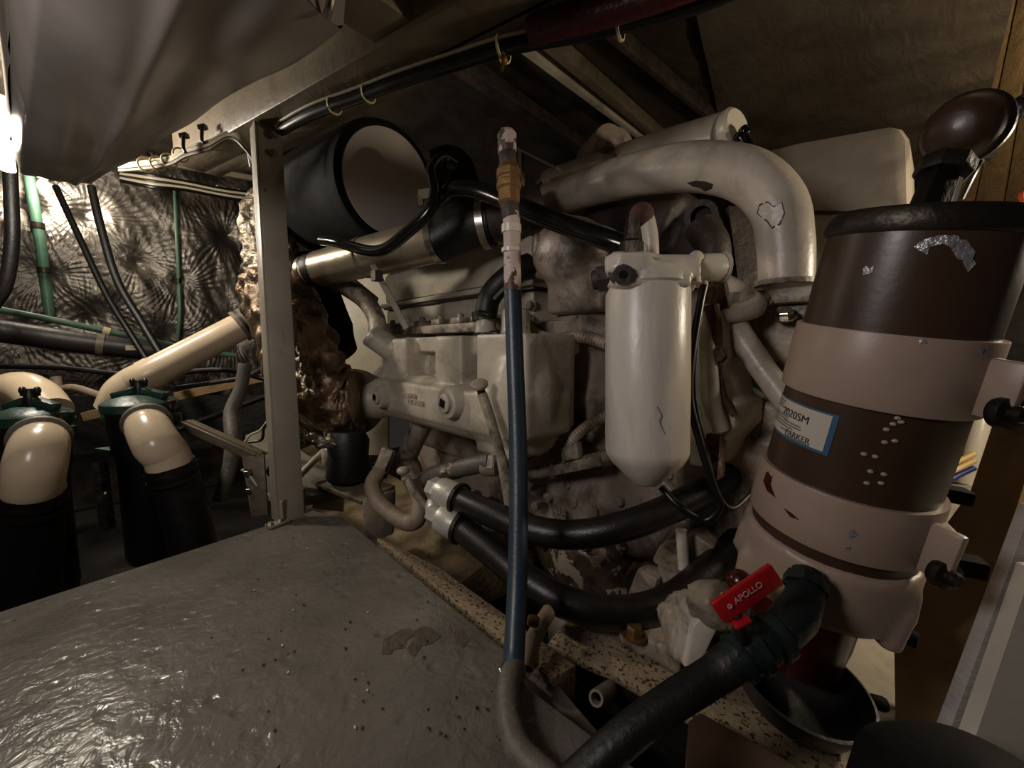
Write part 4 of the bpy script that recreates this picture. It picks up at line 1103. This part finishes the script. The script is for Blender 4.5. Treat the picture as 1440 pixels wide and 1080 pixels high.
put('elbow_port', [lathe(at(873, 383, fd - .045), at(868, 383, fd - .075) - at(873, 383, fd - .045), [(.016, -.01), (.0165, .003), (.0065, .004), (.006, -.003)], 20)], 'soot', F)
put('inlet_fitting', [rcyl(at(832, 395, fd), at(868, 388, fd - .01), .014), lathe(at(840, 393, fd), at(868, 388, fd - .01) - at(832, 395, fd), [(.02, 0), (.02, .016)], 6)], 'soot', F)
put('top_fitting', [lathe(at(888, 362, fd - .01), (0, 0, 1), [(.016, 0), (.017, .006), (.017, .02), (.012, .024), (.011, .04), (.009, .055)], 8)], 'darksteel', F)
put('cap_bolt', [rcyl(at(918, 372, fd - .015), at(918, 364, fd - .015), .012)], 'rust', F)
# cable hanging beside the filter
one('sensor_cable', [tube([at(990, 402, fd - .01), at(984, 430, fd - .015), at(973, 500, fd - .02), at(970, 560, fd - .02), at(984, 620, fd - .02), at(1002, 680, fd - .02), at(1012, 712, fd - .02), at(990, 732, fd - .01), at(955, 712, fd), at(930, 685, fd + .02)], .0055, 10)], 'wireblack', 'black twin cable hanging down the right side of the white filter', 'cable')
one('sensor_cable', [tube([at(986, 440, fd - .005), at(978, 500, fd - .01), at(977, 560, fd - .01), at(991, 625, fd - .01), at(1008, 690, fd - .01), at(1030, 715, fd), at(1060, 690, fd + .04)], .0032, 10)], 'darkpipe', 'thin grey lead running with the black twin cable', 'cable')

# belt guard / bracket right of filter, pulley disc, stay pipe
G = thing('belt_guard', ay(1005, 520, .66), 'cream curved belt guard with rust-chipped edge, right of the fuel filter', 'guard')
put('guard_shell', [prism([ay(975, 430, .64), ay(1000, 425, .64), ay(1012, 440, .64), ay(1016, 520, .64), ay(1022, 560, .64), ay(1036, 565, .64), ay(1034, 600, .64), ay(1012, 625, .64), ay(1000, 660, .64), ay(968, 655, .64), ay(962, 560, .64)], (0.01, .10, 0))], 'cream', G, bevel=.008)
put('guard_rim', [tube([ay(1000, 430, .632), ay(1006, 470, .63), ay(1009, 520, .63), ay(1018, 560, .63), ay(1034, 585, .63)], [.011, .010, .006, .006, .005], 14)], 'rust', G)
put('guard_lip', [tube([ay(990, 440, .63), ay(996, 500, .62), ay(1000, 560, .62), ay(1014, 605, .63)], [.008, .012, .014, .012], 14)], 'cream', G)
put('guard_skirt', [prism([ay(1014, 480, .66), ay(1034, 475, .70), ay(1038, 560, .70), ay(1020, 555, .66)], (0, .012, 0))], 'cream', G)
put('guard_bolt', [bolt(ay(1012, 500, .625), (0, -1, 0), .01, .01)], 'rust', G)
put('skirt_post', [bar(ay(1008, 610, .64), ay(1004, 670, .64), .03, .02)], 'rust', G)
one('drive_pulley', [lathe(ay(1065, 600, .82), (.35, 1, 0), [(.05, -.012), (.16, -.01), (.17, 0), (.17, .03), (.16, .04), (.0, .04)], 48)], 'discgreen', 'grey-green pulley disc seen between the guard and the brown separator', 'pulley')
S = thing('stay_pipe', ay(1060, 480, .72), 'pale metal stay pipe slanting down to the right of the fuel filter', 'pipe')
put('rod', [tube([ay(1018, 432, .70), ay(1040, 470, .69), ay(1070, 515, .68), ay(1100, 555, .67), ay(1125, 590, .66)], [.019, .019, .018, .018, .018], 20)], 'crossover', S)
put('elbow', [tube([ay(1012, 440, .66), ay(1030, 440, .67), ay(1056, 434, .70), ay(1060, 424, .73), ay(1035, 405, .78), ay(1010, 392, .8)], [.014, .015, .017, .016, .015, .015], 18)], 'crossover', S)
put('rusty_lug', [bar(ay(1000, 398, .66), ay(1008, 440, .655), .045, .02, (0, 1, 0))], 'rust', S, bevel=.008)
one('engine_side_plate', [prism([ay(1062, 460, .84), ay(1120, 452, .84), ay(1128, 520, .84), ay(1090, 530, .84)], (0, .05, 0))], 'oilpan', 'stained flaking plate behind the stay pipe and brown separator', 'plate')

# header tank behind the crossover
HT = thing('header_tank', ay(1170, 260, 1.12), 'boxy cream header tank with rounded corner behind the crossover pipe', 'tank')
p = [ay(1040, 320, 1.1), ay(1055, 215, 1.1), ay(1120, 198, 1.1), ay(1250, 174, 1.1), ay(1268, 178, 1.1), ay(1278, 192, 1.1), ay(1281, 330, 1.1), ay(1285, 420, 1.1), ay(1040, 440, 1.1)]
put('shell', [prism(p, (.0, .22, 0))], 'tankpaint', HT, bevel=.018)
put('seam', [tube([ay(1115, 298, 1.095), ay(1200, 300, 1.095), ay(1270, 300, 1.095)], .004, 8)], 'soot', HT)

# ================================================================== BEARERS under the engine, mounts
struct('trim_13', [prism([ay(500, 725, .36), (-.75, .345, -.02), (-.30, .345, -.02), (-.30, .395, -.03), (-.62, .39, -.03), (-.8, .36, -.03), (-.8, .345, -.02)][1:], (0, 0, -.05))], 'tan', bevel=.003)
BR = thing('engine_bearer', (-.1, .5, -.1), 'cream speckled steel engine bearer flange running under the mount to the right', 'bearer')
pz = -.055
put('flange', [prism([az(768, 905, pz), az(800, 866, pz), az(830, 850, pz), az(1120, 1000, pz), az(1330, 1120, pz), az(1300, 1200, pz), az(1100, 1080, pz), az(930, 985, pz), az(860, 945, pz), az(800, 922, pz)], (0, 0, -.014))], 'tan', BR, bevel=.004)
put('web', [prism([az(790, 915, pz - .015), az(935, 985, pz - .015), az(1250, 1160, pz - .015), az(1270, 1120, pz - .015), az(800, 890, pz - .015)], (0, 0, -.2))], 'bilge', BR)
EM = thing('engine_mount', az(920, 940, pz), 'dirty cream cast engine mount foot bolted on the speckled bearer', 'engine mount')
put('foot_casting', [prism([az(868, 905, pz), az(880, 888, pz), az(930, 872, pz), az(975, 900, pz), az(955, 955, pz), az(940, 945, pz)], (0, 0, .03)),
                     prism([at(930, 870, .56), at(960, 845, .55), at(1000, 840, .54), at(1005, 880, .52), at(985, 925, .51), at(950, 945, .51)], uy * .03),
                     cyl(at(985, 850, .53), at(1020, 850, .5), .03)], 'creamdirty', EM, cast=.006, smooth=3)
put('mount_bolt', [bolt(az(892, 893, pz + .03), (0, 0, 1), .012, .014)], 'brass', EM)
put('mount_plate', [prism([at(975, 880, .50), at(1005, 845, .50), at(1020, 835, .5), at(1012, 880, .495), at(985, 935, .49), at(962, 940, .495)], uy * .012)], 'white', EM, bevel=.003)
one('pipe_stub', [lathe(at(838, 982, .5), at(870, 960, .58) - at(838, 982, .5), [(.005, .012), (.0065, .0), (.0095, .0), (.010, .004), (.010, .1)], 20, caps=False)], 'grey', 'small open grey pipe stub poking out below the bearer', 'pipe')
RB = thing('red_brown_duct', at(1050, 1040, .42), 'dark red-brown box edge at the bottom of the picture below the bearer', 'box')
put('box_top', [prism([at(968, 1012, .44), at(985, 1000, .45), at(1120, 1075, .40), at(1150, 1110, .38), at(960, 1110, .4)], (0, 0, -.06))], 'brown', RB, bevel=.003)

# ================================================================== WATER SEPARATOR at right
s0 = at(1296, 324, .372); s1 = at(1148, 800, .472)
sa = (s1 - s0); SL = sa.length; sd = sa.normalized()
SR0 = 155 * .372 / FPX * kx(1294); SR1 = 118 * .472 / FPX * kx(1154)
SXR = rotmat(sd, RGT); sx = SXR.col[0]; sy = SXR.col[1]      # sy points toward or away


def rad_s(t_): return SR0 + (SR1 - SR0) * t_


def sp(t_, phi, k=1.0, add=0.0):
    """point on the separator's skin; phi=0 toward +RGT"""
    return s0 + sa * t_ + (sx * cos(phi) + sy * sin(phi)) * (rad_s(t_) * k + add)


ANGF = atan2((CAM - (s0 + s1) / 2).dot(sy), (CAM - (s0 + s1) / 2).dot(sx))
WS = thing('water_separator', s1, 'tall brown canister of a water separator clamped by taupe bands at right', 'separator')


def slathe(name, prof, m, parent=WS, n=64, **k):
    return put(name, [lathe(s0, sd, [(r, t_ * SL) for r, t_ in prof], n, x=RGT)], m, parent, **k)


slathe('canister', [(rad_s(0) * .985, .0), (rad_s(.5) * .985, .5), (rad_s(1) * .985, 1.0)], 'brown')
slathe('top_rim', [(rad_s(0) * .8, -.035), (rad_s(0) * .98, -.035), (rad_s(0) * 1.02, -.025), (rad_s(0) * 1.025, .012), (rad_s(0) * 1.0, .02), (rad_s(0) * .97, .022)], 'darksteel')


def bandpart(name, t0, t1, add, m):
    return slathe(name, [(rad_s(t0) * .98, t0), (rad_s(t0) + add, t0), (rad_s(t0) + add + .0006, t0 + .004), (rad_s(t1) + add + .0006, t1 - .004), (rad_s(t1) + add, t1), (rad_s(t1) * .98, t1)], m)


b1 = bandpart('clamp_band', .245, .425, .0035, 'taupe')
b2 = bandpart('clamp_band', .665, .825, .0035, 'taupe')
b3 = put('base_ring', [lathe(s0, sd, [(rad_s(.9) * .98, .86 * SL), (rad_s(.9) + .003, .86 * SL), (rad_s(.92) + .005, .88 * SL), (rad_s(1.0) + .004, .97 * SL), (rad_s(1.0) + .001, 1.05 * SL), (rad_s(1) * .7, 1.07 * SL)], 64, x=RGT)] +
         [cyl(sp(.96, ANGF + a, 1.0, .0), sp(1.085, ANGF + a, 1.0, -.002), .012) for a in (-1.15, .9, 2.2, -2.4)] + [cyl(sp(.91, ANGF + s_ * 1.25, 1, -.003), sp(1.0, ANGF + s_ * 1.25, 1, -.001), .012) for s_ in (1, -1)], 'taupe', WS, cast=.0045, smooth=4)
# lugs and bolts on the right of the two bands
for tt, ph, bnd in ((.345, -.95, b1), (.755, -.95, b2)):
    sgn = 1
    ang = ANGF + 1.05 if (sp(.5, ANGF + 1.0) - CAM).dot(RGT) / (sp(.5, ANGF + 1.0) - CAM).dot(FWD) > (sp(.5, ANGF - 1.0) - CAM).dot(RGT) / (sp(.5, ANGF - 1.0) - CAM).dot(FWD) else ANGF - 1.05
    q = sp(tt, ang, 1, .004); nr = (sx * cos(ang) + sy * sin(ang))
    put('lug', [bar(q - nr * .004, q + nr * .022 , .01, .05, sd), bar(q + nr * .012, q + nr * .016 + RGT * .03 + uy * .05, .01, .048, sd)], 'taupe', bnd, bevel=.003)
    w = sp(tt + .045, ang, 1, .02)
    put('washer_bolt', [lathe(w, -uy, [(.013, -.004), (.014, .0), (.013, .005), (.007, .006), (.007, .011), (.005, .013)], 20)], 'darksteel', bnd)


# paper label wrapped on the canister
def label_patch(name, t0, t1, a0_, a1_, add, m, parent=WS, rc=.0):
    def P_(u, v):
        return sp(t0 + (t1 - t0) * v, ANGF + a0_ + (a1_ - a0_) * u, .985, add)
    return put(name, [grid(P_, 24, 8)], m, parent, ang=180)


# which way does phi run on screen?
SGN = 1 if (sp(.5, ANGF + .3) - sp(.5, ANGF)).dot(RGT) > 0 else -1


def scr(p):
    v = p - CAM; k = v.dot(FWD)
    return (720 + FPX * v.dot(RGT) / k, 540 - FPX * v.dot(UPV) / k)


def find_on_skin(px, py):
    best = None
    for i in range(0, 140):
        for j in range(-70, 71):
            t_ = i / 139 * 1.1; a = ANGF + j / 70 * 1.5
            x, y = scr(sp(t_, a, .985))
            e = (x - px) ** 2 + (y - py) ** 2
            if best is None or e < best[0]: best = (e, t_, a - ANGF)
    return best[1], best[2]


lt0, la0 = find_on_skin(1100, 555)
lt1, la1 = find_on_skin(1165, 640)
ltr, lar = find_on_skin(1182, 575)
la0_ = la0; la1_ = (la1 + lar) / 2
lt0_ = (lt0 + ltr) / 2; lt1_ = lt1
lab = label_patch('label', lt0_, lt1_, la0_, la1_, .0006, 'labelblue')
da = (la1_ - la0_) * .05; dt = (lt1_ - lt0_) * .045
pap = label_patch('label_paper', lt0_ + dt, lt1_ - dt * 1.6, la0_, la1_ - da, .0010, 'labelwhite', lab)


def lab_wrap(u0, v0, add=.0015):
    """text local metres -> skin, u0,v0 = centre on the label 0..1"""
    def f_(p):
        ca = la0_ + (la1_ - la0_) * u0; ct = lt0_ + (lt1_ - lt0_) * v0
        r = rad_s(ct) * .985
        return sp(ct - p.y / SL, ANGF + ca + SGN * p.x / r, .985, add + p.z)
    return f_


text('label_text', '2020SM', .0115, None, 'ink', lab, .0001, lab_wrap(.56, .34))
text('label_text', 'PARKER', .0085, None, 'ink', lab, .0001, lab_wrap(.66, .82))
for u, v, w in ((.30, .28, .03), (.30, .46, .035), (.30, .53, .035), (.55, .56, .025), (.56, .63, .025), (.28, .62, .03), (.5, .70, .018), (.28, .70, .03), (.46, .80, .012), (.66, .90, .03), (.25, .12, .02), (.24, .20, .018)):
    f_ = lab_wrap(u, v)
    put('text_line', [grid(lambda a, b: f_(Vector(((a - .5) * w, (.5 - b) * .0017, 0))), 8, 1)], 'inkgrey', lab, ang=180)

# bare metal patch of worn paint, paint blisters
def patch(pts, m, add=.0009, parent=WS, name='bare_patch'):
    P3 = []
    for px, py in pts:
        t_, a = find_on_skin(px, py); P3.append(sp(t_, ANGF + a, .985, add))
    c = sum(P3, Vector()) / len(P3)
    n = len(P3)
    return put(name, [(P3 + [q + (c - q) * 0 - (q - (s0 + sa * ((q - s0).dot(sd) / SL))).normalized() * .002 for q in P3],
                       [tuple(range(n))] + [(i, (i + 1) % n, n + (i + 1) % n, n + i) for i in range(n)])], m, parent, ang=60)


for seg_ in ([(1285, 350), (1298, 336), (1318, 330), (1326, 340), (1308, 350), (1304, 358)], [(1316, 331), (1345, 331), (1352, 345), (1338, 350), (1322, 344)], [(1340, 334), (1360, 338), (1369, 352), (1366, 366), (1346, 366), (1338, 350)], [(1352, 364), (1366, 362), (1370, 372), (1360, 380), (1354, 372)],
             [(1213, 376), (1219, 372), (1222, 378), (1231, 374), (1226, 384), (1214, 386)]):
    patch(seg_, 'bareal')
for px, py in ((1262, 586), (1254, 598), (1246, 604), (1258, 618), (1244, 624), (1214, 640), (1232, 642), (1224, 662), (1243, 668), (1220, 680), (1238, 678), (1268, 594)):
    t_, a = find_on_skin(px, py)
    put('paint_blister', [ball(sp(t_, ANGF + a, .985), (.0028, .0022, .002), 8, 6)], 'taupe', WS)

# bowl and drip dish
bw0 = s0 + sa * 1.05
put('bowl', [lathe(bw0, sd, [(SR1 * .66, 0), (SR1 * .66, .06), (SR1 * .62, .10), (SR1 * .3, .115)], 40)], 'redbowl', WS)
dc = at(1126, 958, .47)
DD = put('drip_dish', [lathe(dc + sd * .045, -sd, [(r * .78, z) for r, z in ((.0, -.002), (.05, .0), (.075, .02), (.088, .044), (.089, .05), (.085, .051), (.082, .044), (.07, .022), (.045, .006), (0, .004))], 56)], 'darkpipe', WS)
put('dish_spigot', [rcyl(at(1222, 985, .47), at(1248, 992, .465), .008)], 'matblack', WS)

# gauge on top
gs0 = at(1300, 300, .39); gs1 = at(1330, 232, .39)
GA = thing('pressure_gauge', gs0, 'dark round gauge on a square stem standing on the brown canister top', 'gauge')
put('stem', [bar(gs0 - (gs1 - gs0) * .2, gs1, .025, .016, uy)], 'darksteel', GA, bevel=.002)
put('stem_edge', [bar(at(1326, 300, .39), at(1340, 252, .39), .004, .016, uy)], 'white', GA)
put('hex_nut', [lathe(gs1 - (gs1 - gs0).normalized() * .012, gs1 - gs0, [(.02, 0), (.022, .003), (.022, .014), (.018, .018)], 8)], 'darksteel', GA)
gax = (RGT * .86 + UPV * .22 + FWD * .45).normalized()
gc_ = at(1350, 182, .39)
put('gauge_back', [lathe(gc_, gax, [(r * .68, z * .6) for r, z in ((.0, -.032), (.02, -.031), (.033, -.024), (.042, -.008), (.046, .012), (.046, .018))], 40)], 'brown', GA)
put('bezel', [lathe(gc_, gax, [(r * .68, z * .6) for r, z in ((.046, .012), (.0495, .016), (.0495, .026), (.046, .029), (.04, .029), (.04, .024))], 40)], 'darksteel', GA)
put('gauge_face', [lathe(gc_, gax, [(.028, .0150), (0, .0151)], 32)], 'labelwhite', GA)

# drain valve: bronze elbow, red lever, black hose
VA = thing('drain_valve', at(1090, 870, .37), 'bronze ball valve elbow with red lever fixed to the separator base', 'valve')
put('elbow', [tube([at(1135, 806, .40), at(1131, 838, .385), at(1118, 866, .372), at(1098, 888, .362), at(1078, 902, .358)], [.0135, .016, .0185, .017, .016], 24)], 'bronze', VA)
put('elbow_collar', [band(at(1088, 896, .36), at(1078, 902, .358) - at(1098, 888, .362), .0165, .010, .0045, 24)], 'bronze', VA)
put('elbow_collar', [band(at(1133, 822, .392), at(1131, 838, .385) - at(1135, 806, .40), .016, .010, .003, 8)], 'bronze', VA)
put('elbow_boss', [ball(at(1106, 886, .352), .005, 10, 8)], 'bronze', VA)
put('valve_body', [tube([at(1082, 900, .36), at(1062, 912, .356), at(1044, 922, .354), at(1022, 936, .352)], [.018, .019, .018, .016], 10)], 'bronze', VA)
put('ring', [band(at(1060, 913, .356), at(1044, 922, .354) - at(1062, 912, .356), .0195, .007, .0025, 10), band(at(1040, 925, .354), at(1022, 936, .352) - at(1044, 922, .354), .018, .006, .0025, 10)], 'bronze', VA)
put('stem', [rcyl(at(1048, 912, .35), at(1036, 862, .345), .0055)], 'darksteel', VA)
lv0 = at(1008, 862, .345); lv1 = at(1092, 806, .345)
lev = put('lever', [bar(lv0, lv1, .006, .021, UPV), bar(at(1026, 876, .345), at(1048, 864, .345), .02, .004, UPV)], 'red', VA, bevel=.0025)
nl = -uy
text('lever_print', 'APOLLO', .0075, mtx(lv0.lerp(lv1, .48) - FWD * .0042 + UPV * .003, lv1 - lv0, UPV), 'print', lev, .0002)
put('lever_logo', [lathe(lv0.lerp(lv1, .17) - FWD * .0045 + UPV * .0025, -FWD, [(.0022, 0), (.0022, .0004), (.0012, .0004), (.0012, 0)], 16)], 'print', lev)
put('red_knob', [ball(at(1040, 818, .40), (.012, .012, .012))], 'redbowl', VA)
one('sump_hose', [tube([at(1026, 934, .352), at(1000, 952, .35), at(940, 990, .34), at(880, 1035, .33), at(820, 1090, .32), at(780, 1130, .31)], [.016, .015, .0145, .0145, .0145, .0145], 20)], 'rubber', 'dark hose running down from the bronze valve to the bottom edge', 'hose')

# ------------------------------------------------------------------ chips lying on the painted surfaces
from mathutils.bvhtree import BVHTree


def skin_patch(o, root, pts, m, add, name='paint_chip'):
    me = o.data; b_ = org(root)
    bv = BVHTree.FromPolygons([v.co + b_ for v in me.vertices], [list(p.vertices) for p in me.polygons])
    top = []; low = []
    cx = sum(p[0] for p in pts) / len(pts); cy = sum(p[1] for p in pts) / len(pts)
    for px, py in list(pts) + [(cx, cy)]:
        h, nr, i_, d_ = bv.ray_cast(CAM, ray(px, py).normalized())
        if h is None: return
        if nr.dot(CAM - h) < 0: nr = -nr
        top.append(h + nr * add); low.append(h - nr * .0015)
    n_ = len(pts)
    f_ = [(i, (i + 1) % n_, n_) for i in range(n_)] + [((i + 1) % n_, i, n_ + 1 + i, n_ + 1 + (i + 1) % n_) for i in range(n_)]
    put(name, [(top + low, f_)], m, o if o.parent is root else root, ang=50)


skin_patch(xo, E0, [(966, 257), (978, 254), (992, 255), (1003, 259), (1001, 265), (992, 269), (984, 264), (974, 262)], 'soot', .0006)
skin_patch(xo, E0, [(1064, 300), (1068, 287), (1080, 283), (1088, 290), (1100, 284), (1104, 300), (1098, 316), (1086, 322), (1078, 312)], 'soot', .0004)
skin_patch(xo, E0, [(1067, 300), (1070, 289), (1080, 285), (1088, 292), (1099, 286), (1102, 300), (1096, 314), (1086, 319), (1080, 310)], 'crossover', .0008)
skin_patch(b2, WS, [(1078, 664), (1092, 661), (1086, 671), (1083, 686), (1091, 700), (1079, 690), (1074, 676)], 'redbowl', .0006)
skin_patch(b2, WS, [(1102, 714), (1114, 722), (1124, 731), (1112, 727)], 'redbowl', .0006)
for pts in ([(1190, 748), (1200, 744), (1206, 752), (1196, 757)], [(1186, 770), (1196, 768), (1194, 776)]): skin_patch(b2, WS, pts, 'bareal', .0006)
for pts in ([(1290, 478), (1300, 476), (1304, 482), (1294, 484)], [(1372, 488), (1384, 490), (1380, 497)]): skin_patch(b1, WS, pts, 'bareal', .0006)

# ================================================================== RIGHT: posts
PO = thing('separator_post', at(1300, 900, .6), 'brown painted leaning post behind the separator clamps', 'post')
put('post_face', [prism([at(1414, 540, .60), at(1480, 560, .56), at(1330, 1030, .53), at(1258, 1025, .57), at(1256, 890, .58), at(1304, 772, .585), at(1364, 690, .59)], (ray(1340, 760) * .03 + RGT * .02))], 'brownpost', PO, bevel=.003)
put('cleat', [bar(at(1305, 688, .56), at(1365, 700, .54), .03, .02)], 'matblack', PO, bevel=.004)
put('cleat', [bar(at(1295, 782, .55), at(1385, 800, .52), .03, .024)], 'matblack', PO, bevel=.004)
put('stud', [rcyl(at(1255, 886, .56), at(1292, 902, .54), .011, .003), lathe(at(1256, 886, .56), at(1292, 902, .54) - at(1255, 886, .56), [(.014, 0), (.014, .012)], 6)], 'matblack', PO)
struct('wall_near', [prism([at(1452, 712, .40), at(1560, 730, .40), at(1560, 1160, .35), at(1298, 1130, .36)], uy * .012)], 'plank', bevel=.002)
struct('trim_14', [prism([at(1452, 800, .375), at(1560, 800, .375), at(1560, 1160, .33), at(1340, 1130, .34)], uy * .012)], 'white')
one('dark_cushion', [lathe(at(1375, 1205, .26), (0, 0, 1), [(.06, -.03), (.068, .0), (.064, .032), (.045, .052), (.0, .06)], 40)], 'matblack', 'black rounded pad at the bottom right corner of the picture', 'pad')

# things in the lit space past the separator
struct('trim_16', [prism([at(1310, 690, .93), at(1400, 690, .93), at(1420, 676, 1.2), at(1300, 676, 1.2)], (0, 0, -.5))], 'palefloor')
one('white_bottle', [rcyl(at(1358, 682, 1.08), at(1384, 572, 1.08), .022, .006, 18)], 'white', 'small white bottle lit up in the gap beside the brown post', 'bottle')
t = thing('wire_loops', at(1345, 655, .95), 'yellow and blue wires in the gap beside the brown post', 'wires')
for k, m in ((0, 'yellow'), (1, 'yellow'), (2, 'navy')):
    put('wire', [tube([at(1325, 660 + 11 * k, .95), at(1345, 650 + 10 * k, .95), at(1370, 638 + 10 * k, .95)], .006, 10)], m, t)
t = thing('parts_tray', at(1425, 305, 1.0), 'lit shelf of orange-red plastic pieces at the right edge', 'tray')
put('tray', [prism([at(1398, 303, 1.0), at(1480, 280, 1.0), at(1500, 320, .95), at(1400, 312, .95)], (0, 0, -.02))], 'white', t)
put('orange_piece', [tube([at(1418, 300, .97), at(1435, 292, .97), at(1460, 300, .97)], .014, 12)], 'orange', t)
put('orange_piece', [lathe(at(1440, 276, .99), -uy, [(.014, 0), (.02, .004), (.02, .014), (.012, .016)], 20)], 'orange', t)
one('roof_cable', [tube([at(1450, 145, .7), at(1432, 158, .7), at(1418, 185, .7), at(1390, 215, .7), at(1372, 240, .7), at(1352, 280, .72)], .004, 8), ball(at(1436, 150, .7), (.014, .014, .02)), bar(at(1376, 222, .69), at(1396, 220, .69), .012, .008)], 'wireblack', 'thin black cable with a clip along the boards right of the gauge', 'cable')
